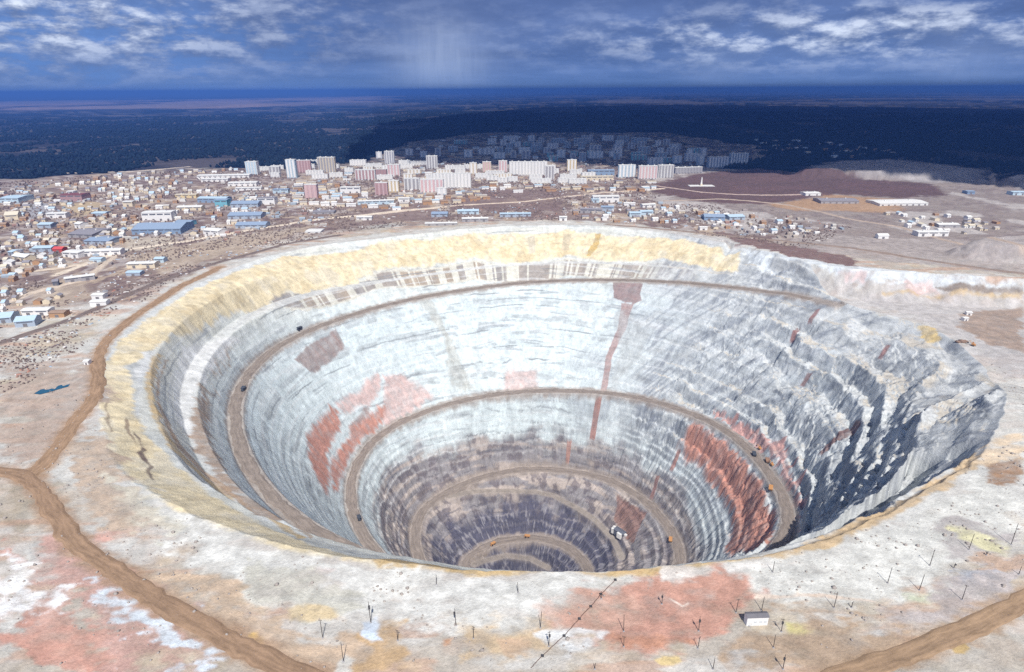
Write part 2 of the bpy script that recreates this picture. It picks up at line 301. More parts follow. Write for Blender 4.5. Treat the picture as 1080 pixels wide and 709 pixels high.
0.4,0.3],0.6,1,2,[[114.4,1325.2],[130.9,1323.2],[124,1284.1],[107.8,1286.7]]],["ystain3",[0.46,0.43,0.36],0.6,1,2,[[34.6,1317.3],[51.4,1319.9],[52.4,1284.4],[37.9,1280.1]]],
["trackA",[0.4,0.29,0.2],0.8,1,1.5,[[-429.6,685.4],[-429.9,691.6],[-409.1,633.7],[-377.1,574.8],[-329.4,517.5],[-270.3,479.6],[-150.4,365.8],[-150.8,359.4],[-271,473.5],[-320,
496.1],[-374.6,565.6],[-408.2,627.3]]],["lip",[0.52,0.37,0.17],0.85,2,5,[[-101.3,317.1],[-80,332.5],[-47.3,331.6],[11,297.5],[65,299.5],[114.1,304.4],[159.3,311.9],[213.5,332.7],
[244,347],[278.6,366],[273.3,353.4],[234.9,332],[205.7,318.2],[155.7,302.5],[112.2,297.3],[64.1,294.1],[10.9,293.3],[-42.6,297.5],[-85.2,302.2]]],["lipR",[0.5,0.38,0.24],0.9,2,5,
[[159.3,311.9],[214.9,335.2],[247.6,353.4],[290.7,374.4],[349.4,409.4],[392.4,438],[385,418.8],[337.2,387.9],[279.3,352.1],[233.9,330],[155.1,300.9]]],["field",[0.62,0.62,0.585],
0.85,6,16,[[-315.7,404.4],[-243.5,358.2],[-150.1,315.8],[-42.7,298.3],[10.9,293.3],[58.1,293.4],[43.4,268.9],[9.7,254.9],[-54.5,256],[-120.7,262.5],[-183.5,293.1],[-256.3,338.3]]],
["fieldR",[0.6,0.6,0.56],0.9,5,14,[[153.9,297.6],[204.4,315.5],[280.1,348],[370.1,398.2],[380.3,373.6],[339.9,322.1],[272.7,297.1],[214.7,268],[170.3,267.8],[146.8,278.7]]],
["redF",[0.46,0.265,0.205],0.95,7,16,[[76,294.7],[142.1,291.3],[153,277.1],[129.3,261.2],[105.6,243.8],[65.6,240.2],[30.1,244.1],[22.8,252.1],[54.6,269.5],[41.3,274.7]]],["redF2",
[0.5,0.33,0.26],0.6,6,16,[[26.7,268.6],[56.8,284.3],[76.8,269.3],[39.6,236.9],[17,242.7]]],["redL",[0.5,0.28,0.22],0.8,5,26,[[-354.3,338.3],[-314.1,302.2],[-263,271.3],[-228.5,
251.3],[-203.7,227.5],[-268.7,228.4]]],["redL2",[0.46,0.3,0.255],0.85,6,16,[[-314.9,338.1],[-242.2,302.5],[-183.3,256.8],[-148.9,226.7],[-203.7,227.5],[-257.5,271.3],[-308.2,
302.3]]],["redstreak",[0.55,0.32,0.26],0.7,4,12,[[-285.4,332.9],[-252.5,349.7],[-251.7,342],[-273.5,323.9]]],["tanF",[0.5,0.385,0.28],0.85,5,18,[[-242.2,302.5],[-174,284.8],[-109,
259.4],[-51.7,236.8],[-60.1,226.3],[-119.3,226.6],[-186.6,263.5]]],["tanF2",[0.48,0.34,0.2],0.85,3,9,[[-81.5,256.7],[-63.2,259.6],[-62.6,226.3],[-84.8,226.6]]],["tanF3",[0.52,0.4,
0.26],0.8,5,14,[[-38.7,259],[-11.8,261.7],[31.1,255.4],[19.3,236.9],[-31.5,236.9]]],["pinkF",[0.58,0.44,0.41],0.5,6,16,[[-150.7,292.1],[-113.4,295.6],[-109.3,280.4],[-142.2,
276.7]]],["bluehill",[0.56,0.61,0.65],0.9,4,22,[[-266.5,293.8],[-218.6,271.4],[-177,243.9],[-144,226.8],[-173.6,226.9],[-231.1,264.5]]],["whitehill",[0.72,0.73,0.72],0.9,4,22,
[[-332.7,310.6],[-308.2,302.3],[-263.8,264.4],[-290.8,271.3],[-296.6,264.4]]],["whitehill2",[0.72,0.72,0.7],0.7,3,12,[[-319.9,302.1],[-303.4,303.9],[-296.1,292.4],[-309,290.8]]],
["tanLeft",[0.4,0.32,0.265],0.8,10,28,[[-568.3,613],[-481.9,625.6],[-405.9,536.9],[-381.8,446.5],[-407.1,406]]],["olive",[0.3,0.25,0.18],0.5,7,20,[[-401.8,399.3],[-354,379.5],
[-328,338.1],[-354.3,338.3]]],["sg1",[0.47,0.46,0.4],0.8,4,12,[[-178.8,309.8],[-126.4,299.4],[-89.9,270.1],[-114.3,259.2],[-162.4,284.8]]],["sg2",[0.44,0.35,0.27],0.85,4,14,
[[-390.2,446.9],[-365,471.4],[-279.3,379.7],[-236.5,338.1],[-275.6,338],[-329.1,379.6]]],["sg3",[0.52,0.5,0.42],0.7,4,12,[[-319.4,404.3],[-272.1,379.5],[-223.3,338],[-238.2,328.8],
[-280.8,357.9]]],["bluespot",[0.55,0.62,0.7],0.95,1.5,4,[[-84.6,258.6],[-78.1,261.3],[-73.4,256.5],[-75,251.1],[-72.5,246.6],[-79.5,247.5],[-84.6,253.9]]],["spot2",[0.62,0.62,
0.58],0.9,1.5,4,[[-95,231.6],[-91.6,237.6],[-85.5,235.7],[-84.2,228.3],[-92.3,227.1]]],["ochb",[0.54,0.44,0.28],0.8,2,6,[[-133.9,269.3],[-108.2,266.2],[-104.2,261.6],[-125.1,
259.2]]],["ochb2",[0.55,0.38,0.16],0.95,2,4,[[-147.7,250.9],[-141.4,252.6],[-128.1,237.5],[-139.5,240.6]]],["rust1",[0.46,0.25,0.14],0.85,2,5,[[-41.8,247.7],[-36.7,249],[-37.1,
242.7],[-41.1,241.5]]],["rust2",[0.5,0.36,0.25],0.7,2,7,[[-8.9,250.3],[9.5,247.4],[6.6,236.9],[-6.1,236.9]]],["rust3",[0.42,0.26,0.19],0.8,2,5,[[152.9,246.6],[161.3,247.9],[161,
241.6],[152.3,241.6]]],["rust4",[0.45,0.24,0.16],0.7,3,9,[[52.1,252.5],[93.7,249.7],[99.4,242.1],[55.8,242.7]]],["wpatch",[0.64,0.65,0.64],0.95,2,7,[[27.1,239.9],[43.1,244.7],
[40.6,236.9],[29.1,233.4],[23.3,235.7]]],["wpatch2",[0.64,0.65,0.64],0.85,2,7,[[13.7,249.9],[52.2,253.2],[49,246],[17,241.5]]],["wline",[0.64,0.54,0.45],0.9,1,3,[[145.9,276.4],
[191.4,276.8],[217.2,272.3],[216,270.2],[190,273.9],[144.8,273.5]]],["wrk",[0.66,0.62,0.57],0.85,1.5,5,[[91.4,308.1],[107.7,303],[124.2,297.8],[113.2,290.4],[92.9,290.9]]],["wrk2",
[0.66,0.64,0.6],0.85,1.5,5,[[136.6,299.3],[168.6,304.3],[164.7,297.7],[137.4,292.9]]],["wcut",[0.7,0.6,0.52],1,0.5,1,[[92.8,276.1],[99.2,270.3],[103.3,273],[103.2,270.8],[98.7,
268.3],[91.9,274.8]]],["gr2",[0.5,0.51,0.5],0.8,3,10,[[117.7,235.6],[129.2,246.2],[148.1,241.5],[144.4,226.9],[121.4,224.8]]],["gr3",[0.55,0.58,0.58],0.85,3,9,[[172.4,249.1],
[207.2,254.7],[210.6,246.9],[176.6,236.8]]],["darkR",[0.34,0.31,0.3],0.7,4,12,[[294.4,344.3],[312.4,346.6],[323.6,330],[347,331.3],[339.9,322.1],[290.8,305.8],[287.2,318.7]]],
["yg1",[0.58,0.53,0.24],1,2,5,[[155.7,260.8],[170.1,255.6],[169,249.8],[152.6,248.5]]],["yg2",[0.58,0.55,0.36],1,3,6,[[302.1,337.1],[311.5,332.9],[325.5,319],[316.5,310.2],[299.8,
326]]],["yg3",[0.48,0.52,0.38],0.95,3,8,[[234.5,278.1],[261.3,280],[241,270.3],[232.4,271.7]]],["och1",[0.5,0.37,0.17],1.1,1,1.5,[[236.4,239.8],[241,243.5],[246.4,243.7],[245.8,
239.3],[240.1,234.9],[235,235.5]]],["och2",[0.58,0.46,0.24],1.1,1,2,[[74.8,233.1],[79.8,235.3],[87.3,235],[88.4,231.5],[84.3,228.9],[77.4,229.2]]],["blueR",[0.33,0.4,0.5],0.9,4,14,
[[275.8,297.2],[308.9,305.6],[314.2,292.9],[295.7,280.2],[276.3,285.2]]],["brnR",[0.3,0.19,0.12],0.85,3,8,[[377.3,411.2],[414.4,417.3],[387.6,382.9],[364.2,384.2]]],["creamR",
[0.62,0.5,0.36],0.8,4,10,[[400.6,438.2],[447.7,459.8],[410.4,412.1],[370.4,408.9]]],["greyR",[0.43,0.39,0.37],0.9,5,16,[[220.3,268],[302.9,305.7],[320.1,296.8],[286,267.2],[218.9,
247.8]]],["brownR",[0.38,0.29,0.21],0.9,7,20,[[130.8,250.7],[181.5,268],[210.6,251.3],[244,254],[175.4,224.9],[116.6,224.9]]],["platbrn",[0.34,0.265,0.215],0.95,4,8,[[681.6,871.4],
[797.8,894.2],[663.5,719.1],[638.8,752.5],[639.8,810.4]]],["pinkwall",[0.58,0.44,0.41],0.7,3,7,[[547.8,977.7],[585.7,962.8],[583.4,953.4],[553,967]]],["pinkwall2",[0.58,0.44,0.41],
0.7,3,7,[[640.3,946.5],[683.1,944],[677.7,927.6],[639,925.5]]],["dkstrip",[0.22,0.18,0.15],0.8,2,4,[[680,934.1],[803.5,909.4],[801.1,902.8],[695,920.1]]],["ochstrip",[0.5,0.38,
0.22],0.7,2,4,[[600.6,939.3],[695,920.1],[801.1,902.8],[799.5,898.3],[599.2,934.2]]],["rubbleR",[0.2,0.135,0.125],1,4,12,[[436.6,1253],[552,1114.6],[606.6,1048.6],[584.4,991.2],
[506.4,1050.5],[440.4,1151]]]],"field":[[418,1799.3],[463.8,1981.2],[701.5,2238.3],[928.3,2342.6],[1136.5,2063.7],[1319.1,1929.6],[1218.7,1712.9],[1067,1680.6],[916.5,1743.4],
[762.4,1636.9],[639.3,1579.5],[486.9,1648.4]],"town":[[-1776.8,1935.2],[-1828.1,2105.6],[-1527.5,2290.1],[-1257.6,2449.4],[-879.7,2429.7],[-587.4,2611.2],[-599.4,3693.1],[-124.6,
4486.5],[1048.6,4377.2],[1271.8,3249.8],[1023.8,2594.9],[483,2096],[402.7,1615.9],[628.7,1551.8],[736,1296.1],[552,1114.6],[424.8,1216.5],[289.9,1310],[132.8,1396.9],[-129,1389.6],
[-327.3,1304.9],[-473.1,1145.9],[-539.7,952.8],[-521.5,744.4],[-499.1,575.6],[-530.1,496.2]],"plain":[[-8821.4,10064.7],[-5324.7,10749.4],[-3890.8,12774.5],[-3377.8,21391.2],
[-5611.3,35621.6],[-12241.6,24867.6],[-20603.5,23665.7]],"lots":[[[0.48,0.38,0.25],0.95,[[-1214.3,1644.4],[-1155.9,1704.6],[-1018.1,1556],[-1049.3,1482]]],[[0.36,0.36,0.38],0.9,
[[-1341.2,1664.2],[-1260.1,1673.4],[-1127.1,1510.8],[-1146.4,1441.2]]],[[0.5,0.44,0.36],0.85,[[-800.9,1231.2],[-688.7,1247.9],[-656.2,1147.6],[-724.5,1123.4]]],[[0.33,0.31,0.31],
0.85,[[-734.8,1360.7],[-679,1332.5],[-658.5,1246.6],[-708.9,1248.8]]],[[0.215,0.155,0.145],0.85,[[-114.3,1907.1],[170.6,1821.1],[119.9,1516.8],[-161.8,1501.7]]],[[0.23,0.17,0.155],
0.8,[[-420,1601.4],[-226.4,1640.4],[-157,1452.7],[-317.2,1353.5]]],[[0.44,0.36,0.28],0.8,[[-714.4,1091.6],[-576.7,1262.9],[-428.8,1372.7],[-463.8,1224.7],[-583.4,976.8]]],[[0.46,
0.38,0.3],0.7,[[-762.5,899.6],[-669.7,915.2],[-604.6,858],[-653.6,808]]],[[0.235,0.17,0.155],0.7,[[49.2,1520.9],[207,1461.8],[217.4,1377],[45.5,1402.9]]]],"band":[[-434.3,954.9],
[-398.9,1017.9],[-261.7,1161.2],[-79.3,1251.4],[123.2,1270.2],[308.2,1195.5],[362.6,1150.7],[351.4,1102.8],[300.3,1152.4],[119.7,1222.6],[-77.9,1208.9],[-257.1,1126.9],[-386.9,
974.8],[-417.1,931.6]],"bare":[[534.8,2364.5],[787.2,2346.2],[1416.5,2009.1],[1774.7,1744.3],[1080.5,1016.5],[570.5,1116],[369.7,1474.8]],"terrace":[[1041.7,2276.5],[1329.3,
2578.4],[1577.7,2637.6],[1693.7,2423.8],[1727.3,2244.1],[1468.6,1912],[1333.5,1951.7],[1136.5,2063.7]],"dirtR":[[916.5,1743.4],[1061.3,1628.1],[924.6,1460.1],[704.5,1503.9],[652.1,
1581]],"roads":[["dirt_road",12,[0.3,0.2,0.13],[[-443.6,413.7],[-410.4,410.1],[-380.3,400.6],[-354,379.5],[-321.7,349.9],[-286.1,319.2],[-252.9,300.5],[-213.2,277],[-174.5,255.2],
[-144.6,240.7],[-114.4,226.7],[-91.4,214.9]]],["dirt_road",13,[0.33,0.22,0.14],[[-380.3,400.6],[-379.3,418],[-388.5,446.8],[-402.8,487.6],[-409,523.3],[-426.9,562.5],[-459.4,
610.7],[-484.8,657.6],[-499.9,710.6],[-508.6,787.8],[-513.4,900.7],[-500.1,1009.6]]],["dirt_road",11,[0.32,0.22,0.14],[[327.7,284.6],[300.6,271.9],[267.4,257],[238.6,246],[205.9,
234.7],[175.4,224.9],[152.5,217.8]]],["dirt_road",10,[0.19,0.15,0.135],[[-617.1,675.7],[-604.9,705.8],[-584.3,764],[-573.6,830.2],[-559.5,932],[-516.8,1039.8],[-447.2,1176.4],
[-356.9,1260.4]]],["dirt_road",9,[0.27,0.21,0.175],[[844.6,927.2],[785.8,971],[705.7,1045.6],[641.7,1115.9],[557.3,1166.8],[430.4,1234],[326.7,1290.9],[212.4,1343.2]]],["street",
12,[0.66,0.57,0.46],[[-753.7,971.7],[-741.9,1137.8],[-652.3,1213.7],[-570.7,1307.9],[-464.3,1419],[-324.5,1496.4],[-170,1583.3]]],["street",9,[0.58,0.49,0.39],[[-843.2,965.8],
[-783.5,1014.5],[-730.3,1060.8]]],["street",9,[0.6,0.5,0.4],[[-322.4,1485.6],[-146.3,1594.2],[53.5,1659.3],[220.9,1772.3],[461,1865.1]]],["street",10,[0.56,0.47,0.38],[[-729.5,
786.3],[-725.1,869],[-686.9,941.6],[-741.9,1137.8]]],["street",8,[0.45,0.38,0.33],[[-1388.8,1665.8],[-1308.2,1772.5],[-1127.1,1837.1]]],["street",8,[0.42,0.34,0.28],[[410.3,
1648.2],[573.5,1679.4],[714.9,1584],[780.7,1381.2],[839.8,1298.7],[876.1,1015.4]]],["street",6,[0.48,0.38,0.33],[[445.3,1924.1],[553.3,1788.9],[696.1,1729.5],[859.8,1737.6]]],
["street",10,[0.4,0.34,0.3],[[1454.1,1861.2],[1617.7,2094.7],[1867.6,2352.7],[2113.2,2535.2]]],["street",10,[0.56,0.48,0.4],[[-1690.8,2324.8],[-1433.8,2368.9],[-1289.1,2513.8]]]],
"shadow":[[-659.4,2615.6],[-708.7,3220.7],[-530.8,3107.5],[-368.9,2600],[-222.5,2739.5],[-73.8,2584.2],[127.7,2719.6],[318.4,2598.1],[418.8,2490.5],[683.6,2294.9],[916.7,2311.9],
[1084.9,2220.8],[1372.8,2012.6],[1434.8,1864.9],[1553.7,1733.9],[1838.4,1555.4],[7831.5,7385.4],[5553,10499],[2963.3,12564],[330.3,10524.6],[-1208.9,5909.6]],"blocks":[[-933.3,
2260.3,0.1,41,24,44.9,0,"white","pale_blue","white apartment tower with pale blue stripes at the far left end of the tower row"],[-855.1,2263.4,0.6,37.7,18,26,0,"white","grey",
"short white apartment block right of the leftmost white tower"],[-758.2,2163.7,-0.1,32.8,20,61.3,0,"pale_blue","white",
"slim pale blue and white tower in front of the long pink block"],[-765.7,2315.5,0.2,52.6,16,42.5,4,"pink","maroon",
"long dull pink apartment block behind the slim pale blue tower"],[-678.3,2311.2,0.3,62.9,18,53,0,"cream","grey",
"wide beige apartment block standing alone against the dark forest"],[-612.9,2520.5,0.2,64.6,22,21.1,0,"white","white",
"long low white hall right of the wide beige block at the forest edge"],[-490.8,2103.7,-0.1,67.1,18,32.3,0,"white","maroon",
"white apartment block with maroon stripes left of the small maroon block"],[-455.7,2191.6,0.5,39.9,14,23.5,0,"maroon","maroon",
"small maroon block squeezed between two white striped blocks"],[-410.8,2193.3,0.3,43.2,18,38.6,0,"white","pink",
"white apartment block with pink stripes right of the small maroon block"],[-497.4,2581.7,-0,38.9,18,49.1,0,"white","dull_grey",
"tall white tower at the edge of the cloud shadow behind the pink striped block"],[-303,2412.4,-0.1,41.9,20,46,0,"white","grey",
"lone tall white tower beside the dark shaded part of town"],[-558.1,1725.8,0.3,34.4,18,38,0,"pink","rose","pink apartment tower standing among the low white houses"],[-373.3,1783,
-0.2,35.5,18,34.5,0,"pink","maroon","rose pink block left of the yellow block in the middle of town"],[-347.8,1838.9,-0.9,31,18,32.7,0,"yellow","white",
"pale yellow block between the rose pink block and the white striped row"],[-298.7,1872.1,0.3,47.2,16,33.5,0,"white","grey",
"white block with grey stripes at the left end of the long middle row"],[-232.8,1824.4,0.5,68.5,16,36.7,0,"white","pink",
"white block with pink stripes in the front of the long middle row"],[-180.9,1907.2,-0.3,116.6,16,43.3,0,"pale_grey","white",
"longest pale grey block of six sections in the middle of town"],[-199.6,1778.9,0.3,27.3,12,17.9,0,"white","white","small white annex at the foot of the pink striped block"],
[-134.3,2229.7,0.5,25.4,16,38.6,0,"cream","white","slim cream tower left of its cream twin near the town centre"],[-88.2,2286.6,-0.3,31.2,16,36.7,0,"cream","rose",
"slim cream tower right of its cream twin near the town centre"],[-29.3,2285.9,-0.5,31.2,16,40.2,0,"white","pink",
"narrow white tower at the left end of the row of six white sections"],[60.1,2197.1,0.2,133.3,16,45.4,0,"pale_grey","white",
"long pale block of six sections right of the narrow white tower"],[129.1,2083.6,0.5,30.1,18,43.2,0,"white","grey","white end tower standing in front of the six section block"],
[222.9,2299.7,-0.2,34.8,18,40.4,0,"yellow","white","bright yellow apartment tower standing alone right of the six section block"],[393.7,2124.5,0.1,58.1,18,40.4,0,"pale_blue",
"white","pale blue twin tower block left of the white and pink comb block"],[456.2,2083,0.1,63.4,16,41.6,3,"white","rose",
"white comb fronted block with pink stripes at the edge of the brown field"],[522.1,2110.5,0.7,52.9,16,40.5,6,"pale_grey","grey",
"pale grey block continuing the pink striped row at the brown field"],[629.9,2220.8,0.4,101,16,20.4,8,"grey","grey","long low grey block in shade beside the brown field"],[785.9,
2385,0.2,79.3,18,38.2,6,"grey_blue","white","grey blue block in shade at the far edge of the brown field"],[913.3,2523.1,0,76.1,18,38.4,6,"grey_blue","white",
"last grey blue block at the right end of town in shade"]],"sheds":[[-1003.2,2185.7,-0.3,175.8,40,9,4,"white","white_roof",0.04,
"very long white flat roofed hall at the back left of town"],[-987.4,2080.6,0.6,86.4,30,9,4,"white","white_roof",0.04,"white hall in front of the very long white hall"],[-855.6,
1985,0.1,87.1,36,10,6,"white","white_roof",0.04,"long white hall below the leftmost white tower"],[-799.4,1886.8,0.3,75.9,22,7,6,"white","white_roof",0.04,
"low white shed in front of the long white hall"],[-827.8,1431.4,0.4,66.3,30,19,5,"white","white_roof",0.03,"big bright white factory behind the blue roofed workshop"],[-752.5,
1306.6,0.9,99.6,70,11,4,"blue","blue_roof",0.1,"big blue roofed workshop in front of the white factory"],[-627.9,1276.8,-0.1,39.8,26,9,-18,"white","white_roof",0.1,
"white gabled shed beside the tan street"],[-737.7,1372.2,0.5,37.6,24,8,-8,"teal","blue_roof",0.08,"turquoise shed right of the blue roofed workshop"],[-810.7,1680.1,-0.3,80.1,34,
11,-4,"blue","lightblue_roof",0.08,"long pale blue factory with white roof edges"],[-760.3,1616.4,-0.4,32.3,24,17,0,"teal","blue_roof",0.04,
"tall turquoise block beside the pale blue factory"],[-694.7,1609.6,-0.6,69.5,40,9,3,"grey_blue","blue_roof",0.12,"blue grey roofed works right of the turquoise block"],[-632,
1455.6,-0.1,76.5,40,8,3,"grey_blue","blue_roof",0.12,"blue grey roofed works in front of the first works"],[-574.9,1345.6,-0.2,65.1,34,7,3,"grey_blue","blue_roof",0.12,
"low blue grey roofed works nearest the tan street"],[-817.9,1560.2,0.6,60.5,26,8,5,"cream","white_roof",0.08,"cream walled shed with pale roof left of the pale blue factory"],
[-923.5,1754.4,-0.4,59.2,18,9,0,"yellow","cream_roof",0.06,"yellow walled building behind the cream shed"],[-650.3,1639.3,0.1,45.3,26,17,0,"white","grey_roof",0.03,
"white block with dark roof below the long white hall"],[-680.1,1828.8,-0,44.8,20,11,0,"pale_blue","blue_roof",0.04,"pale blue walled block right of the long white hall"],[-472.4,
1819.6,0,58.5,18,17,0,"white","white_roof",0.03,"plain white block right of the pink tower"],[-803.7,1094.8,-0.7,34.3,22,9,-12,"white","white_roof",0.05,
"white end of the long white depot left of the train shed"],[-760.3,1107.5,-0.9,68,20,9,8,"white","white_roof",0.08,"long white depot shed beside the left approach road"],[-737.3,
1054.6,-0.2,20.2,14,6,0,"pale_blue","lightblue_roof",0.1,"small pale blue hut in front of the long white depot"],[-691,936.6,0.3,40.2,12,7,30,"grey","white_roof",0.1,
"narrow white roofed shed set slantwise beside the left road"],[-711.9,911.3,0.7,7.3,14,7,30,"dark","grey_roof",0.15,"small dark shed left of the slanting white roofed shed"],
[-855.4,1129.3,-0.1,17.9,16,6,0,"red","red_roof",0.2,"small bright red roofed shed left of the long white depot"],[-645.8,780.8,-0.1,35.2,15,7,3,"white","white_roof",0.08,
"white barrack near the railway at the left edge"],[-611.1,772.3,-0.3,19.7,13,6,3,"brick","brown_roof",0.1,"orange brown hut right of the white barrack"],[-669.5,757.1,-0.2,18.4,
24,7,14,"grey_blue","lightblue_roof",0.18,"pale blue roofed shed cut by the left picture edge"],[-628.2,739.1,0.4,22.7,20,8,14,"grey_blue","lightblue_roof",0.2,
"pale blue roofed shed just above the railway"],[-604.1,847.6,-0.5,16.6,12,6,0,"white","white_roof",0.1,"small white shed above another white shed beside the rim road"],[-583.3,
815.9,0.2,21.8,12,6,5,"white","white_roof",0.1,"lower of two small white sheds beside the rim road"],[-633.6,1013.7,0.6,45.8,16,8,5,"cream","white_roof",0.06,
"long cream walled barrack between the left road and the pit rim"],[-623.3,1051.7,-0.9,16.8,14,7,0,"pale_blue","lightblue_roof",0.15,
"pale blue hut right of the long cream barrack"],[-620.3,967.1,0.5,23.3,14,5,0,"grey_blue","lightblue_roof",0.1,"low blue roofed shelter below the long cream barrack"],[-1094.5,
1471.7,-0,43.5,22,10,6,"white","white_roof",0.05,"white workshop with dark gates in the left industrial yard"],[-1222.1,1727.1,-0.1,60.6,40,16,0,"maroon","maroon_roof",0.03,
"dark maroon works building beside the ochre yard"],[-1285.8,1808.1,0,19.4,20,12,0,"white","white_roof",0.03,"white block on the yard behind the maroon works"],[-1191.2,1455.4,
-0.3,26.5,26,11,20,"cream","cream_roof",0.25,"cream gabled warehouse at the left edge of town"],[-1374.6,1710.8,0.1,52,60,12,0,"pale_blue","lightblue_roof",0.04,
"large pale blue roofed hall at the left picture edge"],[-959,1349.6,-0.2,17.3,20,10,-20,"white","white_roof",0.15,"white gabled workshop in the left industrial yard"],[-890.6,
1276.1,-0.5,57.4,60,7,-10,"grey","grey_roof",0.06,"wide dark grey roofed hall with white front"],[-819,1202.7,0.3,52.4,40,7,-6,"grey_blue","blue_roof",0.06,
"blue grey roofed hall in front of the dark roofed hall"],[-1038.5,1356.2,-0.5,29.5,26,8,0,"grey_blue","lightblue_roof",0.1,"light blue roofed shed in the left industrial yard"],
[-888.9,1136.6,-0.1,34.1,22,7,5,"grey_blue","lightblue_roof",0.1,"light blue roofed shed left of the red roofed shed"],[-923.3,1107.7,0,11.4,20,7,-20,"grey_blue","lightblue_roof",
0.1,"light blue hut above the cream gabled barn"],[-880.7,1071,0.3,36.8,18,7,-22,"cream","white_roof",0.2,"cream gabled barn with white roof at the left edge"],[-1005.4,1495,-0.1,
32.3,26,6,0,"grey_blue","lightblue_roof",0.08,"pale blue flat roofed store behind the white gabled workshop"],[-1009,1620.8,-0,25,20,12,0,"cream","white_roof",0.05,
"square cream block at the edge of the cottages"],[-358.5,1625.2,0.1,93.5,18,10,10,"pale_blue","white_roof",0.06,"long pale blue and white terrace below the rose pink block"],
[-290.5,1668.7,-0.2,30.8,18,9,0,"white","white_roof",0.04,"white school like block right of the long pale terrace"],[283,2056.9,-0.1,108.8,20,13,2,"cream","cream_roof",0.03,
"long cream civic building with columns below the blue roof"],[315.8,2198.8,-0.4,91.9,34,16,2,"blue","blue_roof",0.05,"blue roofed hall behind the long cream civic building"],[253,
1648.1,-0.7,70.1,24,15,2,"white","white_roof",0.03,"big white block between the town and the pit"],[224.1,1636,-0.1,20.2,14,8,0,"pale_blue","lightblue_roof",0.05,
"small pale blue lean to at the left end of the big white block"],[195,1484.7,0.8,53.2,18,9,-8,"grey","grey_roof",0.12,"grey roofed long shed above the far rim"],[238.8,1516.5,
-0.6,30.9,20,10,-6,"grey_blue","blue_roof",0.1,"blue grey shed right of the grey roofed long shed"],[292.4,1440.8,-0.3,26.8,20,9,0,"pale_blue","lightblue_roof",0.1,
"light blue shed above the far rim"],[323.9,1463.5,-0.3,30.4,20,8,4,"pale_blue","lightblue_roof",0.1,"light blue shed right of its light blue neighbour above the far rim"],[348.6,
1558.5,0.4,35.6,18,7,12,"white","white_roof",0.1,"white roofed shed behind the light blue sheds"],[306.6,1589.6,-0.4,29.5,14,6,0,"white","white_roof",0.1,
"long low white shed right of the big white block"],[466.1,1399,-0.5,45.5,34,8,-8,"blue","blue_roof",0.12,"blue roofed workshop at the right edge of the brown field"],[516.4,
1404.8,-0.2,37.5,30,7,8,"grey_blue","lightblue_roof",0.1,"pale blue roofed hall right of the blue workshop"],[118.9,1394.7,0.5,17.4,14,8,0,"white","white_roof",0.08,
"small white pump house on the crest of the far rim"],[408.9,1285.9,0.2,16.1,12,6,0,"white","white_roof",0.08,"small white hut on the rim road above the yellow wall"],[9.6,1450,
-0.5,73.7,18,7,2,"grey_blue","lightblue_roof",0.06,"long pale blue roofed shed on the far rim left of centre"],[-170.9,1457.5,-0.1,38.3,26,7,0,"grey_blue","blue_roof",0.12,
"blue roofed shed between the scrub and the far rim"],[-105.4,1491.2,-0.2,51.7,26,7,3,"pale_blue","lightblue_roof",0.1,
"pale blue roofed hall right of the blue roofed shed at the far rim"],[-83.1,1393.2,0,60,16,7,3,"grey","white_roof",0.1,"pale roofed long barn right at the far rim"],[-156.9,
1351.8,0.2,71,14,5,4,"grey","white_roof",0.05,"very low white roofed shed on the lip of the far rim"],[-342.4,1418.7,-0,35.3,18,7,0,"white","white_roof",0.1,
"white cottage alone in the scrub left of the far rim"],[-459.5,1500.6,0.2,51,26,5,0,"grey","grey_roof",0.05,"grey flat roofed shed in the scrub"],[-420.3,1288.3,0.6,32.1,30,3,0,
"pale_grey","white_roof",0.03,"low pale slab roofed store beside the rim on the left"],[841.1,1729.4,0.8,44.7,30,6,6,"white","white_roof",0.05,
"white roofed depot beside the fenced brown yard"],[855.3,1614.8,-0.1,97,50,6,-2,"grey","grey_roof",0.06,"dark long depot on the right plain"],[998.5,1585.2,0.3,129,60,6,4,
"pale_grey","white_roof",0.04,"wide pale roofed hangar on the right plain"],[852.4,1220.6,-0.1,61.4,20,8,0,"white","white_roof",0.05,
"long white building right of the tracks on the right plain"],[740.5,1196.9,0.3,20.8,12,6,0,"white","white_roof",0.25,"small white hut beside the road junction on the right"],
[1291.3,1737,0.2,21.3,22,7,0,"blue","blue_roof",0.06,"small vivid blue roofed shed on the right plain"],[1409.6,1715.5,0.4,36.8,24,8,0,"pale_blue","lightblue_roof",0.06,
"pale blue shed at the right picture edge"],[939.4,1302.1,0.5,44.8,20,6,0,"grey","white_roof",0.08,"pale roofed shed in the scrap yard on the right"]],"houses":[["cottage",-1314.6,
2204.1,-0.2,9.3,3,9,0.88],["cottage",-1322.4,2019.5,0.2,8.7,0,97,1.05],["cottage",-1202.9,1774.8,0.1,10.6,4,7,0.81],["cottage",-1014,1746.6,0.3,11.3,1,96,1.15],["cottage",-1059.6,
1738.5,-0.7,12.9,1,13,0.87],["cottage",-1355,2040.5,0.1,11.7,0,11,1.14],["cottage",-1293.6,1891.5,0.2,10.9,3,10,1.21],["cottage",-1043.1,2373.5,-0.1,13.1,2,11,0.9],["cottage",
-1115.4,1733.2,0.3,10.5,2,9,0.97],["cottage",-1123.9,1915.2,-0.2,9.4,3,97,0.97],["cottage",-1233.7,1874.4,0.3,7.6,5,9,1.16],["cottage",-1416.6,1979.6,0.2,10.7,1,8,0.85],["cottage",
-1195.4,2167.6,-0,13.2,1,9,1.11],["cottage",-1248.7,2371.9,-0,14.6,3,9,0.98],["cottage",-1147.3,2305.5,0.1,12.2,3,11,1.13],["cottage",-1158,1779.3,0.1,9.6,1,7,1.19],["cottage",
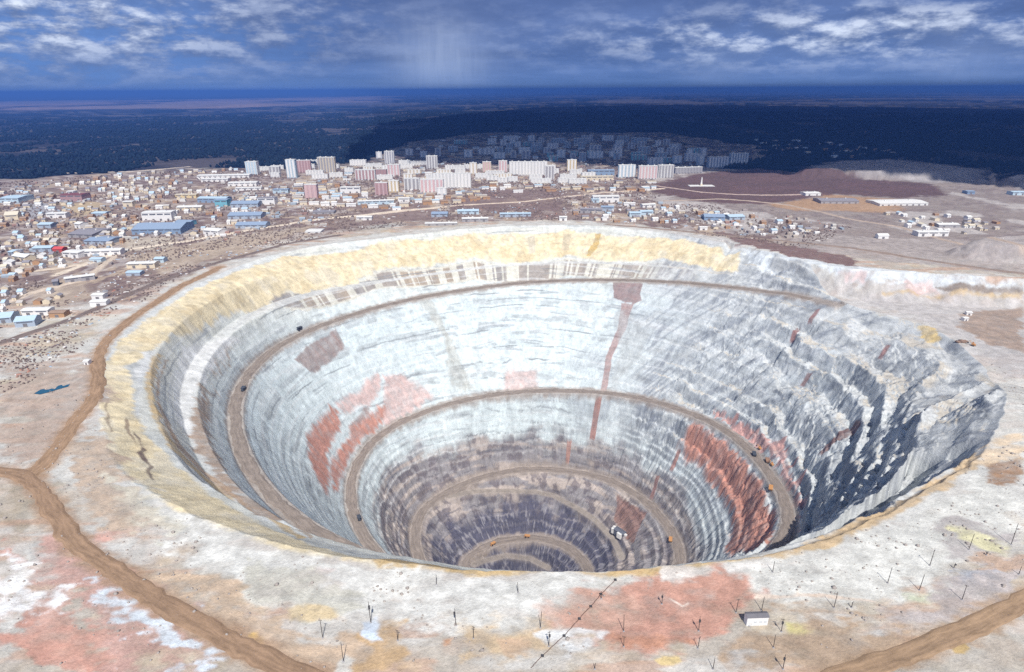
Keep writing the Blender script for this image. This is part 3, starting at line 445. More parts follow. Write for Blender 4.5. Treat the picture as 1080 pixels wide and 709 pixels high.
-1060.6,1925.6,-0.4,10.2,5,10,1.02],["cottage",-1087.8,2367.1,0,10.4,4,5,1.04],["cottage",-953.3,1836.5,-0.1,11.3,1,9,1.2],["cottage",-1185.8,2354.8,-0,16.5,1,10,0.93],["cottage",
-1154.6,1884.5,0.1,9.6,1,7,0.84],["cottage",-1139.4,1888.2,-0,8.8,4,10,1.22],["cottage",-1159.1,1937.4,-0.3,14.5,1,9,1.15],["cottage",-1083.6,1736.2,0.1,11,0,4,0.85],["cottage",
-1168.3,1804,0.6,12.4,2,8,0.92],["cottage",-1273.8,2104.6,0.2,8.9,2,96,0.94],["cottage",-1321.1,2309.5,-0,11.1,1,8,1.11],["cottage",-1316.5,2099.2,0.2,11.2,4,9,0.84],["cottage",
-1028.9,1718.9,-0.2,10.1,1,11,0.98],["cottage",-1299.6,2206.1,-0.2,13.9,3,6,0.87],["cottage",-1181.8,2301.4,0,11.2,5,9,0.89],["cottage",-1215.1,2139.2,-0,14.5,5,99,1.02],
["cottage",-1170.2,2017.1,-0.4,9.7,5,8,1.24],["cottage",-1004,1801,0.3,10.2,2,11,1.05],["cottage",-869.2,1794.2,0.2,13,2,98,0.81],["cottage",-1134.4,2308.7,0,12.8,3,96,1.15],
["cottage",-977.9,1671.8,0.2,8,1,7,0.8],["cottage",-1275.3,2132.2,0,11.5,2,12,0.9],["cottage",-1222.5,2005.4,-0.1,8.2,5,9,1.18],["cottage",-870.3,1819,0.3,8.6,0,96,1.04],
["cottage",-1343.9,1911.1,0.2,8.6,1,8,1.23],["cottage",-928.7,1839.7,-0.3,13,0,6,0.97],["cottage",-1184,1933.2,-0.1,7.9,3,98,1.04],["cottage",-1244.2,1872.6,0.2,8.1,2,6,1.15],
["cottage",-1407.8,2006.8,0.2,9.5,4,10,0.83],["cottage",-1136.4,2176,-0.1,9.4,1,12,0.87],["cottage",-1093.7,2024.9,-0.4,14.6,2,99,1.19],["cottage",-1172.5,1857.2,0.2,13.4,1,9,
1.01],["cottage",-1234,1928.8,-0.2,12.7,1,9,0.93],["cottage",-1234.9,2111.1,0.1,9.3,2,7,1.22],["cottage",-1196,1904.1,-0,14.1,0,8,0.89],["cottage",-1334.3,2122.8,-0.1,8.6,5,9,
0.94],["cottage",-849,1771.3,0.3,8.2,1,7,1.23],["cottage",-1251.3,1898.9,0.3,12.5,0,7,0.94],["cottage",-1204.3,2192.9,-0,11.1,1,8,0.9],["cottage",-1037.7,1902.8,-0.5,11.7,1,10,
0.84],["cottage",-1353.7,2013.8,0.1,8.7,5,6,1.25],["cottage",-1141.1,2096.3,0.1,12.6,4,8,0.81],["cottage",-1231.2,2137.5,0.1,10.6,1,7,1.09],["cottage",-1095.6,1764.2,0.5,9.7,1,4,
1.22],["cottage",-1289.9,1972.5,0,11,4,7,1.17],["cottage",-1404.1,2033.4,0.2,12.9,0,9,1.08],["cottage",-990.9,1881.7,0.3,12.4,1,6,1.05],["cottage",-1254.1,1976.4,0,9.3,1,8,0.91],
["cottage",-1364,2171.7,-0.1,8.6,0,8,0.91],["cottage",-1406.5,2243,-0.1,14.2,2,10,1.12],["cottage",-1018.6,1720.7,-0.1,7.8,3,9,1.23],["cottage",-1458.7,1999.4,0.1,15.3,0,7,0.99],
["cottage",-1066.2,1873.2,-0.3,11,2,99,1.08],["cottage",-1030.7,1694.3,0,10.3,2,9,1.02],["cottage",-1411,2163.8,-0.1,16.3,3,97,1.2],["cottage",-1046.3,1797.1,-0.6,13.5,2,4,1.24],
["cottage",-1089.6,1710.9,0.2,12.8,5,8,0.97],["cottage",-862.8,1743.9,-0.9,9.7,4,8,1.07],["cottage",-1275.4,2053.1,0.3,14,3,7,1.2],["cottage",-1073.6,2396.3,-0,14.6,0,97,1.11],
["cottage",-1114.7,1865,-0.1,12.2,1,6,1.24],["cottage",-1163,1908.9,0.1,9.3,0,98,0.98],["cottage",-1221.4,2321.9,0,10.3,2,11,1.1],["cottage",-1189,2222.1,-0.1,14.6,3,10,0.86],
["cottage",-1155.7,1860.1,-0.1,10.8,1,7,1.11],["cottage",-1366.9,2092.6,-0.1,9.8,4,10,1.13],["cottage",-1097.3,2312.5,0.1,16.4,0,7,0.81],["cottage",-1423.5,2136.1,-0.1,16,4,7,
1.24],["cottage",-1087.7,1842.4,-0.2,11.5,1,8,1.22],["cottage",-1415.4,2084.9,-0,9.6,3,9,0.96],["cottage",-1341.4,2253.4,-0.1,11.7,1,13,1.25],["cottage",-1448.7,2027.2,0.1,15.4,4,
10,1.01],["cottage",-1324.2,2044.7,0.1,12.5,0,7,0.95],["cottage",-902.8,1840.4,-0.1,12.5,0,7,1.02],["cottage",-1111.7,1759.6,0.6,8.7,0,11,1.24],["cottage",-998,1749.5,0.4,12,4,9,
0.89],["cottage",-923.6,1709.5,0.1,7.3,1,98,1.16],["cottage",-1386.6,2193.2,-0.1,16.7,1,12,1.21],["cottage",-1070,1897.6,-0.3,11.1,2,99,1.16],["cottage",-961.7,1675.2,0.5,8.4,4,
101,0.82],["cottage",-1324.1,2176.4,-0.1,16.2,1,5,1.16],["cottage",-1178.3,2065.5,-0.3,9.5,1,99,1.06],["cottage",-1109,2022.8,-0.6,10.2,4,97,1.23],["cottage",-1125.4,1837.7,-0.6,
10.3,1,11,1.25],["leftyard",-1290.4,1631.6,-0.1,12.1,1,8,1.06],["leftyard",-859.7,1271.9,-0.1,11.5,1,9,1.15],["leftyard",-1167,1623,-0.7,10.7,2,7,1.25],["leftyard",-1131.1,1547.3,
0.4,9.1,1,99,1.01],["leftyard",-1339.5,1755.1,0,9.9,4,96,1.1],["leftyard",-878.9,1190.1,0.9,5.7,1,8,0.86],["leftyard",-809.2,1042.9,0,8.2,1,9,1.11],["leftyard",-1030.7,1245,-0.4,
8.5,3,99,0.88],["leftyard",-1181.3,1487.4,-0,7,4,7,0.8],["leftyard",-876.4,1084.3,0.1,11.2,1,10,0.96],["leftyard",-1223,1638.9,0.4,16.3,3,6,1.08],["leftyard",-1197.1,1643.1,0.1,
14.5,1,101,1.09],["leftyard",-936.9,1285.2,-0.4,11.3,4,7,1.06],["leftyard",-990.2,1434.7,-0.3,12.4,1,7,0.82],["leftyard",-1349.5,1803.9,0.2,14.9,1,98,1.16],["leftyard",-1192.2,
1486.7,-0.4,8.2,2,8,1.12],["leftyard",-1027.5,1195,-0.5,9.8,3,5,0.98],["leftyard",-798.8,963.6,-0.1,5.1,4,10,0.95],["leftyard",-802.5,1145.8,-0.1,7.1,3,96,1.17],["leftyard",-849,
1035.9,0.1,11.1,3,8,0.98],["leftyard",-1005.6,1197.7,-0.5,11,1,99,0.97],["leftyard",-892.9,1345.4,-0.3,10.6,2,95,1.02],["leftyard",-859.1,1085.3,-0.1,9.8,0,97,1.07],["leftyard",
-1429.6,1767.7,0.1,8.5,0,6,0.85],["leftyard",-1057.5,1554.8,-0.2,14.1,3,9,0.93],["leftyard",-780.4,1201.8,-0.1,6.4,4,10,1.15],["leftyard",-1482.9,1865.6,0,16.6,2,8,0.84],
["leftyard",-808,1015.8,-0.3,5.1,2,7,1.03],["leftyard",-1309,1756.6,-0.1,11.2,4,6,1.22],["leftyard",-1188.8,1409.1,0.6,15.2,5,11,0.9],["leftyard",-1528.2,1937.8,-0.2,14.4,3,7,
1.06],["leftyard",-932.1,1389.6,0.1,10.6,5,97,1.03],["leftyard",-1435.6,1871.3,0.1,12,0,8,0.82],["leftyard",-1141.4,1361.6,0.5,14.5,4,8,1.18],["leftyard",-840.6,1219.5,0.3,6.2,5,
98,1.22],["leftyard",-1213,1666.5,0,17.9,3,7,1.08],["leftyard",-955.2,1466.5,0.1,9.4,5,7,0.9],["leftyard",-1473,1892.6,0,8.8,3,6,0.97],["leftyard",-905.4,1185.8,0.3,11.9,1,11,
1.17],["leftyard",-1483.8,1788.4,0.2,17.6,4,101,0.85],["leftyard",-1211.6,1433,-0.2,7,1,98,0.82],["leftyard",-1018.1,1247.3,-0.2,8.7,2,11,0.88],["leftyard",-841.5,1089.7,0.1,7.6,3,
7,1.22],["leftyard",-953.4,1204.8,-0.4,12.3,3,7,1.13],["leftyard",-823.9,985.6,0.5,6.8,5,96,1.11],["leftyard",-1510.7,1834.3,-0,11.9,5,8,1.17],["leftyard",-847.6,1246.3,0.1,9,3,12,
1.2],["leftyard",-835.2,1273.8,-0.2,7,4,97,1.15],["leftyard",-1133,1467,-0.6,11.2,1,9,1.22],["leftyard",-1471.7,1761.1,-0.2,17.7,4,94,0.81],["leftyard",-833.1,1038.3,-0.2,8.9,4,99,
1.1],["leftyard",-851.9,1297,0.7,9.4,5,9,1.02],["leftyard",-1155.5,1649.9,-0.3,13.1,1,99,0.85],["leftyard",-828.3,934.1,-0.1,10.5,0,13,0.85],["leftyard",-837.9,1299.6,0.4,13.9,2,
98,1.08],["leftyard",-939.8,1179.7,-0.1,11.2,0,6,0.84],["leftyard",-866.1,1007.3,0.2,9.4,5,10,1.06],["leftyard",-836,1064.4,0,5.4,2,9,0.82],["leftyard",-950.2,1257,0.6,6.2,1,10,
0.88],["leftyard",-1150.9,1492.7,-0.5,7.1,2,5,1.2],["leftyard",-1303.2,1549.3,-0.4,12.3,1,10,1.01],["leftyard",-1045.4,1272.2,0,9.5,2,9,1.24],["leftyard",-789.1,1175.6,-0.5,10.3,1,
10,1.05],["leftyard",-916.3,1103.7,-0.2,8.3,3,97,1.16],["leftyard",-792.5,1042.6,-0.3,5.3,0,8,1.15],["leftyard",-845.2,983.5,-0.1,7.7,4,8,0.98],["leftyard",-899.7,1055.1,-0.1,7,5,
7,1.06],["leftyard",-935.4,1208.4,-0.1,10.2,5,10,1.12],["leftyard",-1136,1336.6,-0.1,8,1,101,0.85],["leftyard",-959.5,1257.7,0.8,8,1,9,1.19],["leftyard",-800.8,939.9,-0.3,8.4,4,5,
1.07],["leftyard",-1155.3,1359.5,0.3,8.8,5,9,0.8],["leftyard",-1176,1566.2,-0.2,14.6,2,10,1.06],["leftyard",-1205.4,1589.3,-0.2,8.4,0,11,0.93],["leftyard",-1093,1421.6,-0.5,7.7,3,
8,1.07],["leftyard",-1152.8,1437.2,-0.6,13.5,4,9,1.09],["leftyard",-824.9,1225.8,-0,10.3,3,9,1.19],["leftyard",-811.1,989.3,0.1,9.6,4,12,0.86],["leftyard",-1091.7,1369.3,0,6.7,5,9,
0.92],["leftyard",-876.9,1031.7,0.1,11,0,97,1.25],["leftyard",-982.9,1251.8,0.9,9.6,2,8,0.85],["leftyard",-1243.5,1557.6,-0.4,13.4,1,8,0.84],["leftyard",-977.3,1149.6,0.3,7.7,0,9,
0.81],["leftyard",-1087.8,1579.7,-0.2,8.8,1,10,1.02],["leftyard",-988.5,1280.3,0.8,6.3,0,8,1.06],["leftyard",-1093,1554.5,-0.1,12.1,2,10,1.07],["leftyard",-1308.5,1625.6,-0.2,13.4,
4,11,0.85],["leftyard",-1282,1576.9,-0.4,11.7,4,8,0.89],["leftyard",-828.7,1143.6,0.2,6.3,0,7,1.05],["leftyard",-849.9,1271,0.4,6.5,1,10,1.03],["leftyard",-967,1149.9,0.2,10.7,3,9,
0.99],["leftyard",-1230.7,1507.3,-0.4,14.1,4,103,1.25],["leftyard",-967.7,1438.4,-0.5,9.3,1,97,1.15],["leftyard",-1447.7,1843.5,0.1,12.8,2,7,0.85],["leftyard",-1263.7,1555.1,-0.5,
13.4,0,98,0.91],["leftyard",-817.8,961.9,-0.1,9.9,2,5,0.82],["leftyard",-934.4,1339.9,-0.1,14.4,1,10,0.94],["leftyard",-1014.7,1407,-0.1,12.9,3,10,1.03],["leftyard",-1093.6,1395.8,
-0.6,7.4,3,96,0.93],["leftyard",-922.2,1182.8,0.5,6.3,4,6,1.19],["leftyard",-1104.9,1525.2,-0.4,13.7,4,6,0.87],["leftyard",-1246.5,1688.2,0.8,16.1,0,9,0.83],["leftyard",-1013.4,
1276.6,0.5,9.5,1,8,1.22],["leftyard",-866.6,1163.1,0.4,12.6,3,5,0.82],["leftyard",-1253.9,1478.6,0.8,9.8,4,100,1.16],["leftyard",-1005.5,1352.1,0.1,13.9,4,12,1.03],["leftyard",
-970.5,1412.6,-0.5,7.5,1,11,1.15],["leftyard",-847.3,956.3,0.1,5.8,3,10,0.83],["leftyard",-975.1,1463.9,-0.3,8.5,4,7,1.19],["leftyard",-1278.5,1659.1,0.3,14.3,5,6,1.24],
["leftyard",-949.7,1177.3,-0.4,7.1,2,7,1.09],["leftyard",-878,1374,0.1,10.9,1,7,1.01],["leftyard",-919.9,1210.7,-0.3,12.3,1,8,0.92],["leftyard",-1258.4,1633.5,0.3,13.9,0,7,1],
["leftyard",-1326.3,1728.6,0.2,8.6,3,10,1.2],["leftyard",-1351.6,1647.7,-0.1,16.9,0,4,1.06],["leftyard",-999.2,1225.5,-0.2,10.7,2,6,1.2],["leftyard",-1269.6,1607.1,-0.1,16.4,3,5,
1.04],["leftyard",-1378.3,1748.6,0.1,15.7,3,101,1.14],["leftyard",-1007.2,1458.7,-0.5,12,4,6,1.19],["midyard",-642.3,1379.8,-0.3,7.5,0,7,1.19],["midyard",-675.9,1295,0,11,4,10,
0.81],["midyard",-907.9,1659.1,0.5,10.7,4,10,1.03],["midyard",-868.2,1400.6,0.4,9,4,10,1.07],["midyard",-698.4,1426.5,-0,7.9,2,7,1.16],["midyard",-889.6,1580.8,0.9,14,1,9,1.21],
["midyard",-903.6,1422.7,0.6,10.3,4,8,0.87],["midyard",-850.5,1377.9,0.1,10.1,5,10,0.81],["midyard",-834.9,1324.7,0.5,10.3,1,100,1],["midyard",-692.3,1531.1,-0.8,14.2,0,7,1.2],
["midyard",-740.5,1549.2,-0.2,7.2,2,6,1.17],["midyard",-674.2,1322.5,-0.7,8.8,2,9,0.85],["midyard",-669.3,1270.8,0.4,14,3,98,1.06],["midyard",-782.3,1490.6,0.1,8.4,3,8,0.86],
["midyard",-748.3,1707,0.1,8.8,1,99,1.14],["midyard",-787.8,1437.1,-0.6,13.4,0,9,0.85],["midyard",-809.3,1250.7,0.1,8.5,0,12,1.19],["midyard",-720.1,1263,-0.2,11.7,5,98,0.85],
["midyard",-708.2,1661,0.5,13.6,5,4,1.21],["midyard",-901.3,1685.7,0.1,8.1,5,99,1.22],["midyard",-716.6,1710.9,0.7,17.6,0,8,1.03],["midyard",-763.4,1309.9,0.1,12.7,1,9,1.15],
["midyard",-919.8,1446.5,0.9,7.4,0,9,1.24],["midyard",-665.4,1716.2,0.4,16.8,2,96,0.82],["midyard",-674.3,1691.2,0.4,13.4,2,7,1.17],["midyard",-610.9,1516.8,0.6,14.1,1,3,1.04],
["midyard",-629.6,1695.1,-0.4,17.6,0,98,1.05],["midyard",-799.5,1331.5,0.3,7.1,4,9,0.97],["midyard",-774.4,1414.2,-0.3,10.6,1,10,0.88],["midyard",-860.1,1506.4,0.2,11.3,1,9,1.22],
["midyard",-906.8,1579.1,0.2,16.9,0,7,1.17],["midyard",-816.4,1354.2,0.9,11.2,3,9,1.14],["midyard",-972.1,1596.9,0.4,12.8,4,8,0.96],["midyard",-898.4,1447.9,0.5,11.5,4,7,0.98],
["midyard",-938,1575.1,0.3,13.7,4,99,0.9],["midyard",-653.5,1326.3,-0.4,7.5,1,9,0.92],["midyard",-655.3,1771.1,0.5,15.9,3,8,0.95],["midyard",-740.3,1497,-0.6,16.3,4,6,0.91],
["midyard",-630.3,1381.6,0.1,13.3,1,9,1.17],["midyard",-668.7,1534.1,-0.2,14.4,2,9,1.25],["midyard",-696.8,1766.6,-0.6,8.4,0,6,0.95],["midyard",-742.3,1260.1,0.8,6.4,0,10,1.2],
["midyard",-794.9,1384.9,0.2,7.1,1,11,0.83],["midyard",-753.1,1731.7,0.3,9.3,5,96,0.86],["midyard",-805.2,1514.6,0.4,10.1,0,7,1.07],["midyard",-619.9,1646.8,-0.6,10.6,3,100,0.95],
["midyard",-706,1476.1,-0.6,10.5,4,11,1.02],["midyard",-831.8,1508.9,0.8,13.5,0,8,1.03],["midyard",-954.3,1597.7,0.6,9.9,1,99,1.02],["midyard",-898.7,1528.1,0.2,8.1,4,9,0.97],
["lowrows",-486.8,1663.2,-1.1,24.3,1,7,1.09],["lowrows",-324.9,1558.1,0.3,22.8,4,9,0.83],["lowrows",-608.4,1778.6,0.5,22.1,2,7,0.88],["lowrows",-277.5,1588.1,1.1,23.7,1,6,1.23],
["lowrows",-103.2,1666.7,0.2,18.1,4,5,0.98],["lowrows",-447.1,1746.6,-0.7,25.5,4,10,1.18],["lowrows",-177.4,1628.5,-0.1,19,4,8,1.05],["lowrows",-545.4,1947.2,-0.5,15.4,4,5,1.24],
["lowrows",-249.1,1645.4,0.4,18.8,2,11,1.13],["lowrows",-645,2006.8,-0,30,1,6,0.92],["lowrows",-329,1686.8,-0,21.7,1,6,0.92],["lowrows",-227.3,1727.6,-0.5,21.9,4,7,1.24],
["lowrows",-597,1831.5,-0.2,19.8,0,10,0.88],["lowrows",-152.4,1790.5,-0.7,17.7,2,7,0.82],["lowrows",-516.1,1712.1,-0.2,18.3,0,7,1.12],["lowrows",-68.6,1698.3,-0.3,19.7,4,7,0.81],
["lowrows",-622.2,1959.7,-0.1,29.9,4,9,0.89],["lowrows",-438.5,1671,-0.8,17.9,0,9,0.82],["lowrows",-356,1578,-0.5,25.1,0,11,0.94],["lowrows",-306.8,1583.3,0.2,14.2,0,9,1.01],
["lowrows",-144.8,1634.6,0.7,21,1,10,0.99],["lowrows",-82.4,1723.9,0.2,28.4,1,10,0.92],["lowrows",-684,2029.9,0,33.7,1,8,0.87],["lowrows",-174.5,1706.2,-0.1,14.7,4,7,1.12],
["lowrows",-524.3,1631.7,-0.6,25.2,0,8,0.89],["lowrows",-526.5,1843.6,-0.1,19.8,1,5,1.1],["lowrows",-549.5,1811.9,-0.7,18.1,3,8,0.96],["lowrows",-547.2,1786.3,-0.6,25.8,2,11,1.01],
["lowrows",-204.5,1649.7,-0.6,22.1,2,9,0.94],["lowrows",-287.7,1745.3,-0.5,19.5,1,8,1.21],["lowrows",-257.9,1748.1,-0.2,15.6,3,8,1.21],["lowrows",-579.1,1888.6,-0.3,29.7,1,8,1.01],
["lowrows",-137,1660,0.9,25.5,4,8,1.09],["lowrows",-530.5,1736.2,0.1,23,4,10,1.06],["lowrows",-647.9,1879.1,0,22.5,4,8,0.85],["lowrows",-579.5,1652.4,0.2,13.9,2,8,1],["lowrows",
-143.3,1712.7,-0.3,14.6,3,7,1.19],["lowrows",-600.4,1727.5,0.7,23.5,1,4,1.17],["lowrows",-498.8,1767.7,-0.2,27.8,2,10,0.98],["lowrows",-313.4,1769.4,-0.4,19.7,1,7,0.82],["lowrows",
-594.9,1940.4,-0.7,22.4,3,7,1.06],["lowrows",-669.6,1954.7,-0.6,27,0,9,1.16],["lowrows",-287.9,1536.3,1.2,20.8,2,5,0.88],["lowrows",-617.3,1909.8,-0.2,28.9,1,5,1.13],["lowrows",
-488.6,1611.4,-0.7,22,0,10,1.18],["lowrows",-227.5,1699.7,-0.7,17.7,1,5,1],["lowrows",-416.8,1594.8,0.6,24.4,0,9,0.86],["lowrows",-442.7,1593.3,0.3,20.5,1,4,0.94],["lowrows",
-641.3,1825,0.4,20.4,3,8,1.05],["lowrows",-417,1754,0.2,17.2,0,12,1.24],["lowrows",-588.5,1703.2,0.1,24.3,1,9,1.08],["lowrows",-582.5,1992.7,-0.1,17.3,3,12,0.91],["lowrows",-551.7,
1629.6,-0.2,18.6,1,7,0.92],["lowrows",-200.3,1704.7,-0.3,22.1,0,9,1],["lowrows",-119.9,1770.4,-0.2,17.9,3,10,1.12],["lowrows",-410.9,1698.4,-0.5,21,3,9,0.81],["lowrows",-654.5,
1902.9,-0.1,28.6,3,9,1.12],["lowrows",-225.8,1648.3,-0.5,14.6,1,10,0.86],["lowrows",-591.4,1806.1,-0.4,21.4,3,9,1.09],["lowrows",-311.2,1714.9,-0.4,22,3,7,1.18],["lowrows",-526.4,
1818.6,0,14.6,2,9,0.97],["lowrows",-221.6,1621.9,-0.2,24,4,7,1.22],["lowrows",-94.2,1745.8,0.6,18.8,3,10,0.99],["lowrows",-612.2,2041.3,-0.1,16.6,4,7,1.12],["lowrows",-632.4,
1801.8,0.4,14.3,3,9,1.07],["lowrows",-112.8,1717.8,-0.2,15.3,4,9,0.9],["lowrows",-613.4,1883.1,-0.5,28,2,6,0.8],["lowrows",-469.7,1744.2,-0.4,14.7,3,10,0.91],["lowrows",-378.2,
1576.1,0,13.4,4,12,1.04],["lowrows",-696.2,1897.7,-0,19.1,1,8,1.1],["lowrows",-451.4,1695.7,-0.9,24,2,9,1.18],["lowrows",-466.2,1615.2,-0.3,14,0,9,1.17],["lowrows",-99.1,1692.8,
-0.2,28.1,4,5,0.94],["lowrows",-489.2,1715.9,-0.7,22.5,2,7,1.17],["lowrows",-422.6,1778.7,0.7,15.2,5,9,1.22],["lowrows",-608.3,1671.8,-0.4,13.7,1,8,0.99],["centre",53.7,1896.4,
-0.7,25,3,6,0.88],["centre",-400.3,2017.5,0.3,30.7,4,7,0.99],["centre",-338,2053.1,0.3,16,5,8,1.02],["centre",-278.5,1955.3,0,28,2,11,0.95],["centre",-79.4,1878.6,0.2,21.8,2,11,
0.88],["centre",355.8,1836.9,0.3,28,4,7,0.94],["centre",231.2,1817.9,0,22.2,3,9,1.05],["centre",-110.9,2058.8,-0.3,19.2,1,8,0.81],["centre",403.8,1867.6,-0.2,23.1,0,8,0.96],
["centre",252.7,1847.1,-0.1,14.9,1,4,0.83],["centre",-26.6,1861.9,-0.1,14.8,0,6,1.15],["centre",446.8,1979,0.4,30.2,5,8,0.88],["centre",224.1,1845.5,-0.4,23.7,4,11,1.05],["centre",
162.3,1859.8,1,26.7,1,7,0.83],["centre",-252.2,2037.6,-0.3,21.9,3,9,0.87],["centre",-301.9,2083,-0.5,21.4,1,7,1.01],["centre",-293.2,2218.4,-0.1,25.7,0,7,1.23],["centre",300.3,
1829,0,16.3,2,5,1.24],["centre",-55.9,1960.2,-0.1,25.6,5,10,1.2],["centre",-279.7,2139.4,-0.4,33.3,1,9,1.25],["centre",-648.9,2429.5,-0.1,24.9,1,8,1.04],["centre",350.3,1860.9,
-0.4,16.8,3,7,1.16],["centre",83.9,1928.6,-0.8,24.6,2,10,0.86],["centre",346.3,1993.3,-0.3,22.5,3,8,1.06],["centre",218.3,1894.1,0.1,31.3,4,11,1.11],["centre",-53.6,1857.8,0.1,
16.7,0,5,1.08],["centre",117.8,1828.9,0.2,29.6,4,7,0.93],["centre",-12.4,1914.9,-0.3,21.8,0,7,1.21],["centre",196.5,1866.2,0.2,27.9,1,11,1.14],["centre",19.9,1813.3,-0,28.3,0,7,
0.87],["centre",-847.8,2400.5,0.2,21.4,0,9,0.94],["centre",-230.8,2070.4,-0.2,17.9,1,9,0.91],["centre",-581,2230.1,0.5,26.9,2,7,0.93],["centre",270.5,1849,0.7,15.5,1,10,0.94],
["centre",324,1912.4,-0.2,18.5,1,10,0.93],["centre",-392.7,2335.1,0.4,19,1,8,1.07],["centre",106.1,1878.5,0.6,22.7,4,8,0.89],["centre",-204.4,2018.5,-0.3,27.8,1,11,0.92],["centre",
-344.1,2184.6,-0.4,19.5,1,8,0.98],["centre",402.1,1841.5,-0.3,18.7,2,7,1],["centre",382.2,1813.1,-0.2,17,4,12,1.19],["centre",45.4,2001.7,-0.7,16.6,1,8,0.9],["centre",-528.4,
2184.6,-0.3,31.2,0,6,1.25],["centre",-56.9,1933.6,0,21.4,4,7,1.03],["centre",430.5,1871.3,-0.4,14.7,2,7,0.95],["centre",-367.6,2180.9,-0.2,20.4,1,8,0.99],["centre",-160.3,2156.1,
-1.1,22,1,7,1.25],["centre",-318.9,1976.2,0.6,19.3,2,10,0.8],["centre",-105.8,1824.6,0.3,25.5,3,9,1.12],["centre",-278.2,2007.8,0,17.5,1,10,0.89],["rimyard",600.5,1292.7,-0.1,11.8,
0,8,1.02],["rimyard",453.6,1507.4,-0.1,10.7,1,6,0.96],["rimyard",516.4,1281.2,-0.2,7.1,0,11,1.14],["rimyard",587,1238.9,-0.3,10,0,95,0.82],["rimyard",305.1,1540.5,0,8.5,3,9,1.25],
["rimyard",288.9,1406.2,-0.2,14.5,3,6,1.18],["rimyard",308.9,1408.4,0,7.4,1,10,1.07],["rimyard",527.6,1337,0.1,7.2,1,10,0.85],["rimyard",547.8,1257.8,-0.9,12.1,2,7,1.22],
["rimyard",379,1523.5,-0,11,2,7,0.95],["rimyard",254.1,1558.9,-0.3,14.9,1,8,1.07],["rimyard",407.9,1370.6,-0.6,8.1,3,6,1.13],["rimyard",349,1362.1,0.1,7.4,2,9,0.8],["rimyard",
359.8,1519.7,0.1,11.5,1,98,0.82],["rimyard",328,1385.5,0.7,13.6,0,10,1.06],["rimyard",595.1,1344.8,0.6,12.1,2,6,1.2],["rimyard",276.9,1378,0.1,11.1,0,11,0.85],["rimyard",366.9,
1362.6,-0.1,9.7,2,10,1.02],["rimyard",238.6,1423.5,0.1,6.8,1,8,0.8],["rimyard",463.8,1327,-0.1,8.9,1,8,0.84],["rimyard",285.1,1482.6,-0.2,9.3,3,11,1.23],["rimyard",197.3,1392.4,
0.3,14.4,1,101,1.05],["rimyard",165.7,1598.7,-0.6,14.8,1,7,1.09],["rimyard",220.3,1422.1,0.5,12.3,0,6,1.15],["rimyard",465.5,1298.8,0.1,9.7,4,5,0.85],["rimyard",392.9,1499.9,-0.1,
15.3,1,10,0.85],["rimyard",414.3,1527.6,0.4,9.2,0,10,1.24],["rimyard",451.1,1454.4,0,15.3,4,9,1.23],["rimyard",337.6,1361,0.1,9.8,4,6,1.09],["rimyard",529.7,1282.6,0.3,11.4,3,7,
0.86],["rimyard",232.6,1451.3,0.4,8.9,2,9,1.06],["rimyard",188,1576.2,-0.2,8.5,4,13,1.03],["rimyard",494.3,1329.8,-0.1,6.6,2,99,1.06],["rimyard",506.3,1356.8,-0.3,10.6,4,11,0.94],
["rimyard",412.2,1476.3,-0.1,15.7,1,8,0.87],["rimyard",562,1416.9,-0.9,9.3,4,7,1.13],["rimyard",622.9,1268.1,0.1,12.6,3,8,1.09],["rimyard",477.2,1458.9,0.2,7.4,3,102,1.23],
["rimyard",557.8,1339.9,0.2,10.6,4,5,1.13],["rimyard",238.6,1371,-0.3,13.9,4,9,0.86],["rimyard",617.7,1346.4,0.5,6.8,4,5,1.09],["rimyard",374.5,1444.2,0.3,11.5,2,9,1.22],
["rimyard",507.3,1437.4,-0.2,12,0,8,0.96],["rimyard",213.7,1394,-0,9,0,98,1.02],["rimyard",437.4,1296,-0.1,13.2,3,97,0.97],["rimyard",390.6,1550.1,0.1,16.1,4,11,1.12],["rimyard",
564.9,1286.7,0.2,6.2,1,8,0.84],["rimyard",154.3,1466.1,-0.2,11.3,4,8,1.06],["rimyard",157.9,1491.8,0.1,10.9,3,6,0.87],["rimyard",471.6,1484.1,0.1,12.6,1,8,0.99],["rimyard",492.5,
1459.8,0.2,11.8,2,9,1],["rimyard",172.3,1416.6,0.1,15.4,3,6,1.02],["rightplain",917,1416.7,0.3,10.6,0,8,0.98],["rightplain",931,1234.3,-0.2,6.2,3,9,0.81],["rightplain",855.4,
1300.9,-0.2,8.7,0,6,1.24],["rightplain",1017.5,1326.6,0.1,8.8,3,8,0.93],["rightplain",996.2,1321.8,-0,14,3,7,0.94],["rightplain",881.1,1278.9,0,8.5,0,7,1.02],["rightplain",888.7,
1437.4,0.3,9.7,1,9,1.01],["rightplain",916.9,1311.3,0.4,13.3,4,10,0.98],["rightplain",1004.5,1297.4,-0.2,8.1,1,95,1.12],["rightplain",1069.8,1332.7,-0,13.2,4,97,0.94],
["rightplain",1040.9,1354.9,0.2,14.7,5,8,1.06],["rightplain",1009.9,1404.5,0.4,8.9,0,8,1.18],["rightplain",877.2,1357.7,-0.2,7.7,5,99,0.83],["rightplain",911,1363.6,-0.1,8,5,8,
1.16],["rightplain",909.6,1258.2,-0.1,13.4,0,9,0.84],["rightplain",958.6,1369.8,0.2,14.6,1,97,1.19],["rightplain",888.9,1306,0.3,13.2,5,97,1.22],["rightplain",972.5,1291.7,-0.2,
8.3,5,8,0.86],["rightplain",1040.3,1380.1,0.7,11.2,0,9,1.19],["rightplain",881.8,1330.4,0.7,13.7,2,96,1.02],["rightplain",998.5,1427.7,0.2,10.7,4,9,0.82],["rightplain",1018.1,
